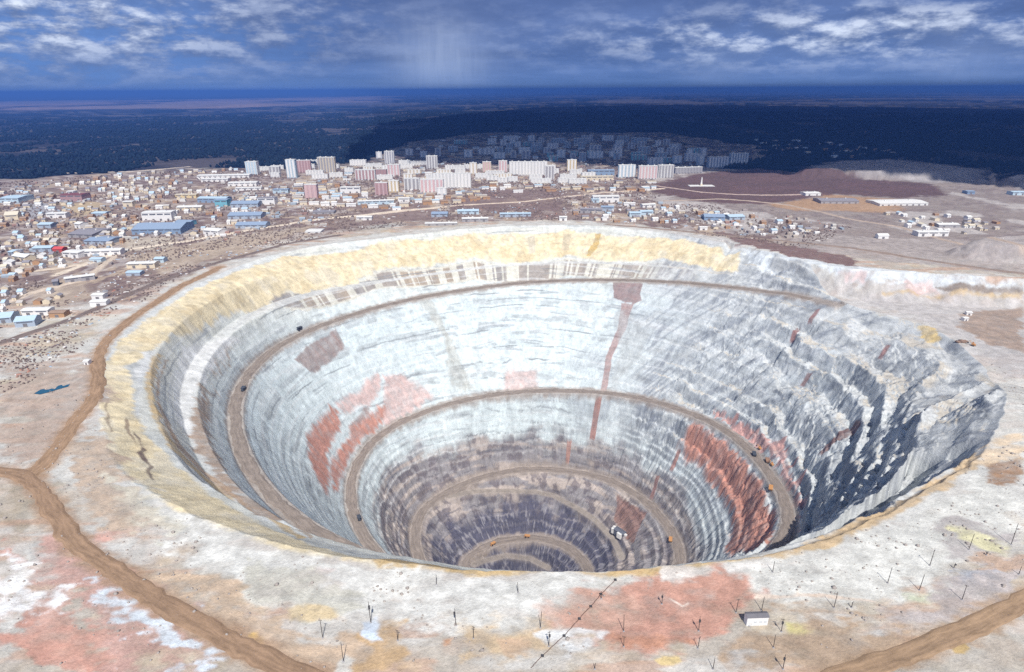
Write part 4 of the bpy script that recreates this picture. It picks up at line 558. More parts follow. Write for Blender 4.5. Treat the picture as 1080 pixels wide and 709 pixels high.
1349.9,0.1,12,3,100,1.04],["rightplain",945.4,1394.6,0.1,9.2,0,8,0.86],["rightplain",1041.1,1327.5,-0.8,9.4,3,10,0.9],["rightplain",921.2,1442,0.1,9.9,2,96,1.08],["rightplain",
997.9,1268,-0.6,7.4,3,9,0.82],["rightplain",1024.9,1273,0.3,10.2,1,7,0.88],["rightplain",988.1,1269.4,-0.9,6.8,1,6,1.14],["rightplain",985.9,1294,-0.4,13.7,5,8,1.12],["rightplain",
892.8,1255.4,-0.2,9.4,0,10,1.05],["leftslope",-666.9,851.4,-0.4,9.3,3,98,0.86],["leftslope",-774.6,889.1,-1,5.4,1,97,1.14],["leftslope",-693.9,872.6,0.2,5.7,2,8,1.08],["leftslope",
-771.4,862,-1,7.2,3,97,0.86],["leftslope",-719.4,817.4,-0.2,5,2,10,1.16],["leftslope",-733.7,867.9,0,7.4,2,10,1.14],["leftslope",-677.4,824.1,-0.5,8.8,4,100,1.04],["leftslope",
-698.6,819.5,-0.3,7.8,1,7,0.94],["leftslope",-705.7,793,-0.5,7.1,0,11,0.93],["leftslope",-724.5,843.6,-0.4,5.6,3,6,0.89],["leftslope",-665.4,825.9,-0.5,7.4,1,97,1.08],["leftslope",
-755.6,864.7,-0.2,6.8,2,10,1.1],["shade",-271.7,2823.6,-0,25.6,4,7,0.84],["shade",804.8,3658.4,-0,32.3,1,8,1.03],["shade",-112.5,3240.4,-0,29,0,10,1.13],["shade",6.2,3492.1,-0,
30.6,2,9,0.85],["shade",-127.6,4262.3,-0,44.2,4,6,0.86],["shade",-179.5,3229.2,-0,30.8,2,7,1.17],["shade",-370.3,3361.4,-0,22.5,2,9,0.97],["shade",252.2,2923.6,0,25.7,4,9,1.08],
["shade",-109.6,4054.8,0,41.2,2,8,0.91],["shade",458.5,2979.9,-0,30.8,1,10,0.97],["shade",-359.4,3152.9,-0,25.3,4,10,1.24],["shade",-76,3244.2,-0,17.3,0,7,1.25],["shade",279.5,
3005.1,0,17.2,0,7,0.89],["shade",162.8,3674.3,-0,36.5,5,6,0.82],["shade",512.3,3142.8,-0,18.6,2,6,0.85],["shade",757.3,3177.5,-0,23.3,3,6,0.91],["shade",-187.4,3044.3,-0,24.9,4,4,
0.86],["shade",-232.4,3221.7,-0,19.9,4,9,0.9],["shade",-396.6,3753.1,-0,17.9,0,9,0.83],["shade",370.7,3019.9,-0,15.8,3,7,1.04],["shade",352.8,3172.9,-0,31.7,2,7,0.91],["shade",
821.6,3792.2,0,17.2,2,9,0.9],["shade",445,3476.3,-0,25.9,3,3,1.09],["shade",653.4,3060.3,-0,29.4,4,9,1.05],["shade",44,3971.8,0,28.4,2,10,1.1],["shade",-71.8,3138.9,-0,15.6,3,9,
0.82],["shade",655.6,3715.6,-0,27.2,2,5,1.17],["shade",752.3,3309.4,-0,26.8,2,11,0.98],["shade",563.1,3072.8,-0,27.4,3,6,0.84],["shade",-13.5,2911.2,-0,29.6,1,9,1.05],["shade",
-470.4,3215.1,-0,21.1,0,7,1.01],["shade",106.8,2744.9,0,23.2,2,4,1.17],["shade",280.2,3768.3,-0,38.8,0,4,0.94],["shade",246.8,3185.5,-0,20.1,1,8,0.91],["shade",-267.4,2900.8,-0,
15.8,1,8,1.23],["shade",351.2,3383.5,-0,28.8,5,4,0.94],["shade",682.4,3981.1,0,27.7,1,7,1.1],["shade",-116.9,3687,-0,20.4,2,8,1.24],["shade",405.8,3051.5,-0,28.2,2,9,1.01],
["shade",276,3268.3,-0,15.4,0,5,1.09],["farright",1589,3005.1,-0,29.8,4,12,1.23],["farright",1599.5,3559.8,0,37.1,2,6,1.18],["farright",1478.3,3230.4,-0,23.3,3,9,0.88],["farright",
1468.3,2702,-0,23.3,4,10,1.07],["farright",1728.4,2922.9,-0,20.2,1,9,1.01],["farright",1496,3598.2,0,29.3,3,8,0.87],["farright",1736.2,3107.9,-0,20.2,2,10,0.9],["farright",1581.3,
2928,-0,17.6,1,7,0.94],["farright",1739.6,3158.9,-0,17.4,3,10,0.91],["farright",1355.7,3236,-0,24.3,5,8,1.24],["farright",1515,3049.2,-0,30.4,4,10,1.04],["farright",1556.9,2791.7,
-0,18.4,1,9,0.99],["farright",1543.7,2923.3,-0,24.9,0,9,1.24],["farright",1451.7,3301.5,-0,22.9,3,8,1.16],["farright",1624.4,3355,-0,16.1,3,12,1],["farright",1290,3070.6,-0,16.8,3,
11,1.2],["farright",1407.2,3637.1,0,16.3,2,9,1.15],["farright",1398.9,2717.9,-0,23.2,2,6,1.12],["farright",1793.3,2983.6,-0,25.1,4,9,0.95],["farright",1363.6,3105.4,-0,28.5,4,9,
0.96],["farright",1281.4,2991.9,-0,18.1,4,7,1.24],["farright",1293.6,3176.7,-0,31.6,3,7,0.8],["farright",1707.1,3261.1,-0,23.6,2,7,1.22],["farright",1363.6,3421.8,-0,27,0,10,0.98],
["farright",1362.4,2896.3,-0,23.8,5,8,1.02],["farright",1403.2,3112.6,-0,18.4,0,7,1.11],["farright",1835.6,3566,0,20.4,0,2,0.9],["farright",1699.4,3390.2,0,32.2,0,8,1.21],
["farright",1646.2,3017,-0,21.7,4,9,0.83],["farright",1733.3,3001.2,-0,14.9,4,10,1.18],["farright",1453.3,2853.8,-0,15.1,3,7,1.11],["farright",1666.7,3281.1,-0,19.9,4,7,1.22],
["farright",1444.6,3118.4,-0,27.7,2,12,1.05],["farright",1721.3,2840.9,-0,15.6,3,8,1.17]],"slabs":[[-29.9,2114.1,0.7,62.4,9,2],[5.6,2035.4,-0.3,32.6,3,0],[-433.6,2558.7,-0.2,47.4,
7,0],[-351.5,2124.1,-0.2,32.2,5,2],[167.1,1994.4,0.4,34,-2,0],[-947.6,2358.5,0,75.7,0,0],[-424.2,2090.5,0.7,53,5,0],[-893.2,2395.7,0,47.1,7,0],[-349,2246.7,-0.2,49.4,2,2],[-27.5,
2007.9,0,32.4,-1,1],[-459.8,2376,-0.1,57,8,1],[-153.1,2389.8,-0.1,47.5,-2,0],[-223.4,2143.2,-0.5,32.8,5,2],[145.7,2354,-0.2,43.8,6,1],[-362.9,2521.1,0.2,80,5,0],[-535.7,2348.8,
-0.3,38.9,2,2],[191.2,2085.7,0.8,57.4,6,0],[71.4,2389.8,0.1,77.2,6,0],[39.8,2281.7,-0.2,68,6,0],[-183.7,2246.7,0.3,38.1,9,0],[-652.1,2127.4,-0.3,53.7,6,1],[95.5,1992,-0.7,66.3,-2,
0],[-700.4,2230.8,0.4,63.2,0,1],[-596.8,2304.5,-0.2,33.2,3,0],[-169.7,2066.1,-0.8,64.5,-3,0],[-700.6,2427.7,-0.1,72.8,-3,0],[265,2134.6,-0.3,47.6,0,1],[-240.3,2236.2,0.5,52.6,1,2],
[-799.1,2433.6,0.1,77.2,-2,0],[153.3,2237.9,0.4,36.6,-1,0],[-608.1,2167.9,-0.1,45.9,9,0],[82.1,2087.7,-0.4,44.4,7,0],[-98.4,2124.2,-0.2,45.8,-3,0],[-191.8,2367.9,-0.3,36.7,-3,0],
[-62.3,2064.4,-0.7,37.2,-4,1],[-265.5,2091.4,-1,38,-3,0],[-822.3,2178,-0.1,31.9,-1,0],[229.9,2212.9,-0.3,44.4,0,0],[-229.7,2371.7,-0.5,39.1,-1,1],[-55.6,2185.4,0.4,65.1,-4,0],
[413.6,2203.5,0.1,32.9,-2,1],[-532.7,2440.4,-0.2,63.2,-2,0],[-809.8,2584.4,-0,42.9,5,0],[212.4,1981.5,-0.8,56.9,-1,0],[-408.5,2416.1,0.1,56.7,7,0],[-106.5,2399.9,-0.3,48.7,9,0]],
"backs":[[35.8,3317.8,-0,34.8,27.9,1,5],[518.8,3070,-0,41.5,30,2,1],[220.4,2773.5,-0,37.6,33.1,1,1],[368.6,2749.2,-0,66.3,27.6,1,9],[631.9,2652.4,0.1,48.1,30.6,3,-3],[563.7,3702.2,
-0,66.3,29.2,1,2],[698.1,3460.6,-0,82.8,32.9,3,-6],[82.1,3383.7,-0,35.4,20,4,4],[65.6,2750.9,-0,37.3,32.7,0,1],[367.9,3283.9,-0,34.4,24.4,3,5],[-50.4,2745.9,-0.1,49.7,25.8,1,4],
[542,2665.6,0,64.4,20,4,8],[120.2,3673.3,-0,38.4,32.8,1,7],[621.1,2941.1,-0,53.1,30.7,3,-1],[268.8,3561.8,-0,85.1,25.9,3,-3],[-49.7,2964.2,-0,26.7,30,3,-3],[478.8,2794.6,0,29.5,
33.6,2,-6],[264.7,2681.5,-0,24.3,24.7,0,4],[781.7,3033.8,-0,31.9,29,1,2],[210.8,3196.9,-0,57.5,27.9,2,5],[608.1,3191.7,-0,33.5,27.5,0,-4],[177.8,2646,-0.1,36,20,4,8],[828.1,3378.5,
-0,35.4,30.6,0,-4],[741.6,2893.6,-0,52.2,28.4,0,-3],[-39.9,3421.8,-0,35.8,31.6,2,-2],[775.7,3341.1,-0,30,28.2,2,2],[626.7,2555.4,0.2,46.4,20,4,2],[-6.3,3185,-0,33.4,30.3,3,-3],
[288.6,2860,0,30.1,20,4,-1],[452.6,2697.5,-0,24.4,25.4,3,7],[360.4,2873.2,-0,25.9,20,4,-5],[439.2,3662.9,-0,65.6,32.2,0,9],[691.2,2918.8,-0,30.7,25.2,2,-6],[638,3613.8,-0,64.8,32,
3,3],[746.8,2474.8,-0.2,26.2,33.9,1,3],[169.6,2973.5,0,31.3,26,0,10],[861.2,2821.9,-0,25.5,32.7,2,-3],[785.3,2772.8,-0,25.1,31.7,2,-3],[749.7,2603.3,-0,62.9,30.9,2,6],[405.5,
3038.4,-0,54.8,30.2,0,5],[10.7,2793.8,-0,25.3,28.1,0,-1],[559.1,2793.7,0,50.5,20,4,6],[173.3,3601.7,-0,32.3,25.5,0,-6],[292.1,3261.4,-0,29.3,29,3,7],[-102.6,3468.7,-0,46.7,33,1,5],
[-11.3,2948.4,-0,31,25.6,3,-4],[128.7,3181.4,-0,57.2,31.8,3,10],[389.3,3495.5,-0,83.6,28.6,3,10],[114.9,3052,-0,32.1,30.5,3,-1],[661.1,3220.2,-0,33.8,31.4,0,-5],[10.6,3510.3,-0,
31.5,29.7,2,-6],[866.8,2967,-0,71.4,20,4,3],[576.4,3366.7,-0,45.3,26.9,1,5],[-101.6,2931.6,-0,52.9,28.3,2,4],[570.3,2481.6,0.1,60.1,26.8,2,7],[63.4,2957.3,0,53.3,28.4,1,-5],[174.8,
2800.9,-0.1,25.3,20,4,10],[816.4,3146.4,-0,56.6,25,0,0],[301.3,2646.3,-0,28,33.5,3,-6],[0.2,3767.1,-0,89.9,25.9,1,4],[670.7,2536.9,0.1,34.5,29,1,5],[447.9,2796.2,0,25.3,24.6,2,-1],
[-391.4,2829.2,-0,29.8,24.9,1,6],[-469,2918.4,0,35.1,28.1,2,0],[-282.3,3091.8,-0,46.4,25.4,3,4],[-336.5,2910.6,-0,26.3,30.3,0,8],[-190.4,2817.7,-0,38.2,30.9,1,-1],[-136.5,2942.6,
-0,35.4,24.9,2,8],[-585.6,2799.4,0,25.3,26.4,2,10],[-279,3537.5,-0,74,20,4,0]],"poles":[[-105.58,248.21,-0.12,13.5],[-81.36,258.9,-0.74,15.7],[-90.25,232.93,0.01,13.7],[-63.72,
245.97,0.04,7.8],[-47.2,286.86,-0.4,7.5],[-32.58,255.59,0.09,12.6],[-22.23,246.94,0.16,8.8],[2.75,278.8,0.83,8.1],[14.96,253.54,0.38,11.7],[19,241.7,-0.02,10.9],[52.21,275.43,
-0.94,5.8],[61.44,252.04,-0.98,12.3],[59.55,241.38,-0.25,7.4],[87.17,271.21,-0.99,8],[42.12,227.91,-0.48,4.4],[128.26,263.98,-0.33,10.3],[143.19,264.81,0.25,10.4],[102.91,251.02,
0.08,10.6],[99.22,239.63,0.06,8.1],[103.41,226.87,0.21,8],[139.81,239.36,0.64,9.2],[148.52,249.93,0.32,9.4],[161.72,294.98,0.15,8.6],[186.46,267.33,-0.65,12.1],[196.87,267.69,
-0.75,3.9],[139.55,226.34,0.56,10.2],[228.41,285.96,-0.56,12.3],[263.08,300.05,-0.21,12.6],[243.95,280.01,-0.34,12.2],[276.69,297.69,-0.24,4.3],[263.95,271.87,0.2,11.4],[297.83,
314.37,-0.58,12.8],[328.61,318.49,-0.08,17.2],[305.69,309.4,-0.53,2.8],[313.26,292.2,-0.27,6.3],[196.71,267.4,-0.74,4]],"hut":[136.3,252.7,0.5],"cable":[[8.9,228.3,-0.2],[15.2,
235.7,-0.2],[27.8,248.4,-0.2],[37.5,260.1,-0.3],[45.1,269,-0.4],[52.5,278.9,-1],[62.9,290.3,-1.1],[175,756.7,-433.3]],"trucks":[[245.1,756.1,-374.5,"orange"],[342.9,670.8,-216.3,
"orange"],[353.8,758,-220.3,"dark"],[365.4,738.5,-218.7,"brown"],[25.7,895.9,-484.7,"orange"],[-376.1,759.2,-108.4,"dark"],[-223.4,716.9,-297.5,"dark"],[-364.6,970.1,-100.3,
"dark"],[-36.8,880.2,-488.1,"orange"]],"diggers":[[367.7,773.3,-218.8,"orange"],[367.4,727.6,-216.2,"orange"],[612.9,741.5,-39.5,"orange"]],"station":[182.8,834.3,-423.2],
"heap":[607.9,756,-40.1],"whitehuts":[[692.6,864.2,-40.6],[669.7,839.5,-40.4]],"pond":[[-478.4,541.7,0.6],[-478,550.6,0.8],[-471.4,553.6,1.1],[-464.3,551.5,0.8],[-465.8,556.5,0.9],
[-466.4,566,1.1],[-457.5,566,1],[-454.4,556.8,0.7],[-461.1,549.7,0.6],[-466.5,543.6,0.6],[-471.4,539.9,0.4]],"monument":[589.4,1917.7,0.2],"whitebox":[-471.2,614.2,0]}
""")
HAZE, HAZE_C, SUN, EXPO = 7.5e-5, (.115, .285, .83), 4.4, .21
from mathutils import Vector
sc = bpy.context.scene
COL = sc.collection
rng = random.Random(11)
nrg = np.random.default_rng(4)
TAU = 2*PI

# ================================================================ colours of the ground and the rock
def rgb(*c): return np.array(c, np.float32)

def terrain_colour(G):
    X, Y, Z, R, th = G['X'], G['Y'], G['Z'], G['R'], G['th']
    n, m = X.shape; TH = th[:, None]+0*X; ang = np.degrees(TH)
    col = np.zeros((n, m, 3), np.float32)
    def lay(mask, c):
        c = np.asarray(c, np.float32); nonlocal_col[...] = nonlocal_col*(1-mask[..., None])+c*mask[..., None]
    # ---- inside the pit
    I = slice(0, NR_IN)
    x, y, z, r = X[:, I], Y[:, I], Z[:, I], R[:, I]; s = TH[:, I]*420
    nonlocal_col = col[:, I]
    d = -G['ZB']+(fbm(s/60, r/40, 61, 3)-.5)*26
    lay(np.ones_like(d), rgb(.61, .685, .695))
    lay(sst(120, 40, d)*.8, rgb(.60, .59, .52))
    tone = fbm(s/70, z/34, 63, 5)
    lay(sst(.5, .75, tone)*.5, rgb(.62, .67, .67))
    lay(sst(.48, .32, tone)*.28, rgb(.50, .55, .57))
    # lower rock: tan and purple greys, then dark blue greys
    low = sst(318, 352, d+(fbm(s/70, z/26, 60, 4)-.5)*60)
    lay(low, rgb(.285, .268, .272))
    lay(low*sst(.50, .60, fbm(s/120, z/8, 65, 3))*.75, rgb(.48, .41, .36))
    lay(low*sst(.50, .62, fbm(s/34, z/13, 67, 4))*.75, rgb(.15, .13, .14))
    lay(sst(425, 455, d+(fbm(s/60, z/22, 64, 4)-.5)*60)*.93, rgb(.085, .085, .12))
    lay(sst(425, 460, d)*sst(.56, .68, fbm(s/14, z/12, 68, 4))*.6, rgb(.34, .33, .35))
    # the band of grey and brown squares under the yellow clay on the far wall
    band = sst(-1.5, 1.5, poly_sd(x, y, D['band'])+(fbm(x/9, y/9, 66, 2)-.5)*5)
    blk = _hash(np.floor(s/15), np.floor(s*0), 69)*.55+_hash(np.floor(s/4.1), np.floor(s*0), 70)*.45
    lay(band*.9, rgb(.61, .59, .51))
    lay(band*sst(-1, 2, poly_sd(x, y, D['band'])-2.5)*sst(.50, .53, blk)*.9, mix(rgb(.30, .28, .27), rgb(.36, .29, .22), vnoise(s/26, s*0, 72)[..., None]))
    # right hand side: bluish grey rock
    wR = sst(-95, -60, ang[:, I])*sst(75, 25, ang[:, I]+(tone-.5)*40)*sst(-380, -260, -d)
    lay(wR*.8, rgb(.43, .455, .475))
    # dark broken streaks down the faces
    st = fbm(s/5, z/60+s/200, 71, 4); st2 = fbm(s/40, z/30, 73, 3)
    upper = sst(400, 330, d)
    lay(upper*sst(.58, .70, st)*sst(.46, .62, st2)*(.07+.6*wR), rgb(.24, .26, .29))
    # thin beds
    bed = fbm(s/220, (z+(fbm(s/80, z/80, 74, 2)-.5)*14)/3.2, 75, 2)
    lay(upper*sst(.66, .74, bed)*sst(.45, .6, fbm(s/45, z/20, 76, 2))*.55, rgb(.27, .29, .31))
    bed2 = fbm(s/300, (z+(fbm(s/60, z/60, 77, 2)-.5)*10)/9., 79, 2)
    lay(upper*sst(.60, .66, bed2)*sst(.40, .58, fbm(s/24, z/14, 80, 3))*.5, rgb(.33, .35, .36))
    # toe lines of the benches
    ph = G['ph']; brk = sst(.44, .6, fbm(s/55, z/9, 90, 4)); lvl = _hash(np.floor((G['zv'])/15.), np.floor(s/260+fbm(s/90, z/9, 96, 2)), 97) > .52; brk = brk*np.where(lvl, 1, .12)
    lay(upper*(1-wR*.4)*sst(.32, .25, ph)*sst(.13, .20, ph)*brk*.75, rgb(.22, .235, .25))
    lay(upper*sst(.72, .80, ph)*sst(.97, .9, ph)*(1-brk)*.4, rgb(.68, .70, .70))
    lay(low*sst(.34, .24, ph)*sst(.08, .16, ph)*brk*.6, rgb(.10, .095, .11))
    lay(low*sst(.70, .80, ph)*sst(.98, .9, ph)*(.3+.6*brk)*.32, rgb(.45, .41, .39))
    # the joints of the right hand rock run down at a slant
    jn = fbm((s+z*.9)/6.5, (z-s*.3)/75, 92, 4)
    lay(wR*sst(.52, .64, jn)*.5*sst(.35, .55, fbm(s/50, z/30, 94, 3)), rgb(.20, .22, .26))
    lay(wR*sst(.46, .36, jn)*.45, rgb(.56, .58, .58))
    # steep faces get a darker colour to deepen their shade; flat berms paler rubble
    slope = np.gradient(z, axis=1)/np.maximum(np.gradient(r, axis=1), .05)
    flat = sst(.55, .25, np.abs(slope))*sst(40, 60, r)
    steep = sst(1.7, 3.2, slope)
    lay(flat*upper*.75*sst(10, 17, G['DR']), mix(rgb(.57, .585, .58), rgb(.53, .48, .40), (wR*sst(.45, .6, fbm(s/30, r/30, 78, 3)))[..., None]))
    lay(steep*(.10+.62*wR)*upper*sst(.33, .55, st2), rgb(.21, .23, .265))
    # ---- ground outside
    O = slice(NR_IN, m)
    nonlocal_col = col[:, O]
    x, y, r = X[:, O], Y[:, O], R[:, O]
    sk = fbm(x/95, y/20, 86, 5); q1 = fbm(x/60, y/60, 81, 4); q2 = fbm(x/22, y/22, 83, 4); q3 = fbm(x/170, y/170, 85, 4)
    lay(np.ones_like(x), rgb(.445, .405, .35))
    lay(sst(.50, .62, q1)*.6, rgb(.57, .575, .55))
    lay(sst(.54, .66, q2)*.5, rgb(.46, .37, .30))
    lay(sst(.56, .68, fbm(x/45, y/30, 87, 4))*.35, rgb(.48, .36, .28))
    lay(sst(.57, .68, fbm(x/38, y/38, 89, 4))*.35, rgb(.56, .45, .28))
    lay(sst(.50, .60, sk)*.5, rgb(.42, .39, .33)); lay(sst(.46, .38, sk)*.5, rgb(.60, .60, .575))
    lay(sst(.56, .66, fbm(x/50, y/12, 88, 5))*.6, rgb(.47, .30, .21))
    # platform
    pl = sst(0, 20, poly_sd(x, y, D['platform']))*sst(620, 720, y)
    lay(pl*.75, rgb(.47, .45, .43))
    lay(pl*sst(.5, .6, q2)*.5, rgb(.56, .55, .54))
    # taiga beyond
    rr = r+(fbm(x/300, y/300, 91, 4)-.5)*500
    tw = poly_sd(x, y, D['town'])+(fbm(x/90, y/90, 93, 4)-.5)*160
    beyond = sst(840, 900, y+x*.0)*sst(520+60, 520+75, r)
    lay(beyond*sst(10, -10, poly_sd(x, y, D['bare']))*sst(-25, 25, -tw)*sst(1250, 1500, y), rgb(.010, .018, .036))
    forest = beyond*sst(10, -10, poly_sd(x, y, D['bare']))*sst(-25, 25, -tw)*sst(1250, 1500, y)
    lay(forest*sst(.56, .7, fbm(x/420, y/900, 95, 4))*.55, rgb(.065, .06, .07))
    lay(forest*sst(.60, .66, fbm(x/1300, y/330, 94, 4))*.6, rgb(.13, .11, .11)); lay(forest*sst(.66, .70, fbm(x/150, y/260, 102, 3))*.5, rgb(.16, .14, .13))
    lay(sst(0, 900, poly_sd(x, y, D['plain'])+(fbm(x/900, y/2500, 96, 3)-.5)*3000)*.9*sst(.30, .5, fbm(x/1500, y/2600, 97, 3)), rgb(.34, .24, .21))
    lay(sst(9000, 16000, y)*sst(.56, .62, fbm(x/3500, y/5000, 98, 3))*.5, rgb(.20, .17, .17))
    # town soil; darker colour at the back for vegetation and to deepen the cloud shadow
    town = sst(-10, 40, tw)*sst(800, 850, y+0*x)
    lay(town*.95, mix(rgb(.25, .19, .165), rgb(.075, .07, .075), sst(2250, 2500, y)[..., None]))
    lay(town*sst(.48, .60, q2)*.7, rgb(.165, .115, .115))
    lay(town*sst(.55, .64, fbm(x/34, y/50, 99, 4))*.75, rgb(.46, .37, .28))
    lay(town*sst(.57, .64, fbm(x/16, y/24, 100, 3))*.45, rgb(.55, .51, .48))
    br = sst(-30, 30, poly_sd(x, y, D['bare'])+(q1-.5)*150); lay(br*.9, rgb(.265, .225, .21)); lay(br*sst(.48, .6, q2)*.6, rgb(.22, .18, .175)); lay(br*sst(.54, .64, fbm(x/60, y/90, 104, 4))*.7, rgb(.50, .47, .45))
    for c, a, pts in D['lots']:
        lm = sst(-6, 8, poly_sd(x, y, pts)+(q2-.5)*40)*a*(.7+.5*fbm(x/25, y/40, 105, 3)); lay(lm.clip(0, 1), c)
    f = sst(-12, 12, poly_sd(x, y, D['field'])+(q2-.5)*60)
    lay(f, rgb(.13, .088, .086)); lay(f*sst(.45, .65, fbm(x/120, y/60, 101, 4))*.5, rgb(.16, .10, .10))
    t = sst(-10, 30, poly_sd(x, y, D['terrace'])+(q1-.5)*90)
    lay(t*.9, rgb(.36, .335, .33)); lay(t*sst(.5, .6, fbm(x/30, y/120, 103, 3))*.6, rgb(.24, .22, .22))
    t = sst(-10, 20, poly_sd(x, y, D['dirtR'])+(q2-.5)*50)
    lay(t*.9, rgb(.40, .26, .16))
    for (mx, my, a, b, rot, h) in D['mounds'][:1]:
        q = np.hypot((x-mx)/a, (y-my)/b)+(q2-.5)*.5
        lay(sst(1.1, .8, q)*.85, rgb(.46, .45, .46))
    # bare collar of pale rock round the rim
    e = r-G['rim'][:, None]
    lay(sst(46, 22, e+(q2-.5)*60)*.75*(1-pl), rgb(.56, .56, .53))
    # ---- hand placed patches of clay, gravel and rock
    wx = (fbm(X/30, Y/14, 111, 5)-.5)*2.6; wy = (fbm(X/30, Y/14, 117, 5)-.5)*2; wf = fbm(X/9, Y/5, 119, 5)
    for name, c, a, soft, warp, pts in D['poly']:
        p = np.array(pts); pad = warp*1.6+soft+4
        k = (X > p[:, 0].min()-pad) & (X < p[:, 0].max()+pad) & (Y > p[:, 1].min()-pad) & (Y < p[:, 1].max()+pad)
        if not k.any(): continue
        xs = X[k]+wx[k]*warp; ys = Y[k]+wy[k]*warp
        sd = poly_sd(xs, ys, pts)+(wf[k]-.5)*warp*1.3
        w = (sst(-soft*.7, soft*1.2, sd)*a*((.8+.4*wf[k]) if name[:3] in ('yel', 'lip', 'str', 'rec', 'ber') else (.58+.85*wf[k]))).clip(0, 1)
        cc = np.array(c, np.float32)*(1+(wf[k][:, None]-.5)*.5)
        if name.startswith('yellow'):
            yy = fbm(X[k]/22, Y[k]/22, 113, 4)[:, None]; cc = mix(cc, np.array((.66, .62, .52), np.float32), sst(.54, .70, yy)*.45); cc = mix(cc, np.array((.54, .42, .24), np.float32), sst(.42, .30, yy)*.4)
        col[k] = col[k]*(1-w[:, None])+cc*w[:, None]
    for nm, w, c, pts in D['roads']:
        p = np.array(pts); k = (X > p[:, 0].min()-30) & (X < p[:, 0].max()+30) & (Y > p[:, 1].min()-30) & (Y < p[:, 1].max()+30) & (R > G['rim'][:, None]-3)
        dd = seg_dist(X[k], Y[k], pts)+(wf[k]-.5)*w*.9
        wgt = sst(w*1.05, w*.35, dd)*.8
        col[k] = col[k]*(1-wgt[:, None])+np.array(c, np.float32)*1.15*wgt[:, None]
    # haul road and ramps stay brown grey
    nonlocal_col = col[:, I]
    lay(sst(14, 9.5, G['DR']+(wf[:, I]-.5)*5)*.85, mix(rgb(.30, .255, .22), rgb(.36, .31, .27), wf[:, I][..., None]))
    for pts in D['ramps']:
        dd = seg_dist(X[:, I], Y[:, I], [p[:2] for p in pts])
        lay(sst(8, 4.5, dd)*.85, rgb(.31, .27, .23))
    # overall small scale unevenness of the stone itself
    g1 = fbm(X/9, Y/9, 121, 4); g2 = fbm(X/3, Y/3, 123, 2)
    col *= (1+(g1-.5)*.42+(g2-.5)*.22)[..., None]
    return np.clip(col, .01, .85)

# ================================================================ node helpers
def new_mat(name, base=None, rough=.9, spec=.15):
    m = bpy.data.materials.new(name); m.use_nodes = True
    b = m.node_tree.nodes['Principled BSDF']
    b.inputs['Roughness'].default_value = rough
    b.inputs['Specular IOR Level'].default_value = spec
    if base: b.inputs['Base Color'].default_value = (*base, 1)
    return m, m.node_tree, b

def node(t, kind, **kw):
    n = t.nodes.new(kind)
    for k, v in kw.items():
        if k in n.inputs.keys() if isinstance(k, str) else False: n.inputs[k].default_value = v
        else: setattr(n, k, v)
    return n

def math_n(t, op, a, b=None, clamp=False):
    n = t.nodes.new('ShaderNodeMath'); n.operation = op; n.use_clamp = clamp
    for i, v in enumerate((a, b)):
        if v is None: continue
        if isinstance(v, (int, float)): n.inputs[i].default_value = v
        else: t.links.new(v, n.inputs[i])
    return n.outputs[0]

def ramp_n(t, fac, stops):
    n = t.nodes.new('ShaderNodeValToRGB'); e = n.color_ramp.elements
    while len(e) > 1: e.remove(e[-1])
    e[0].position = stops[0][0]; e[0].color = stops[0][1] if len(stops[0][1]) == 4 else (*stops[0][1], 1)
    for p, c in stops[1:]:
        k = e.new(p); k.color = c if len(c) == 4 else (*c, 1)
    t.links.new(fac, n.inputs['Fac']); return n.outputs['Color']

def mixc(t, fac, a, b, blend='MIX'):
    n = t.nodes.new('ShaderNodeMix'); n.data_type = 'RGBA'; n.blend_type = blend
    for i, v in ((0, fac), (6, a), (7, b)):
        if isinstance(v, (int, float)): n.inputs[i].default_value = v
        elif isinstance(v, (tuple, list)): n.inputs[i].default_value = (*v, 1) if len(v) == 3 else v
        else: t.links.new(v, n.inputs[i])
    return n.outputs[2]

def noise_n(t, vec, scale, detail=4, rough=.6):
    n = t.nodes.new('ShaderNodeTexNoise'); n.inputs['Scale'].default_value = scale
    n.inputs['Detail'].default_value = detail; n.inputs['Roughness'].default_value = rough
    t.links.new(vec, n.inputs['Vector']); return n.outputs['Fac']

def rub_mat(name, stops, sc_=.08):
    m, t, b = new_mat(name, None, .9, .1)
    g = t.nodes.new('ShaderNodeNewGeometry')
    v = t.nodes.new('ShaderNodeTexVoronoi'); v.inputs['Scale'].default_value = sc_; t.links.new(g.outputs['Position'], v.inputs['Vector'])
    sx = t.nodes.new('ShaderNodeSeparateColor'); t.links.new(v.outputs['Color'], sx.inputs[0])
    c = ramp_n(t, sx.outputs[0], stops)
    t.nodes[-1].color_ramp.interpolation = 'CONSTANT'; t.links.new(c, b.inputs['Base Color']); return m
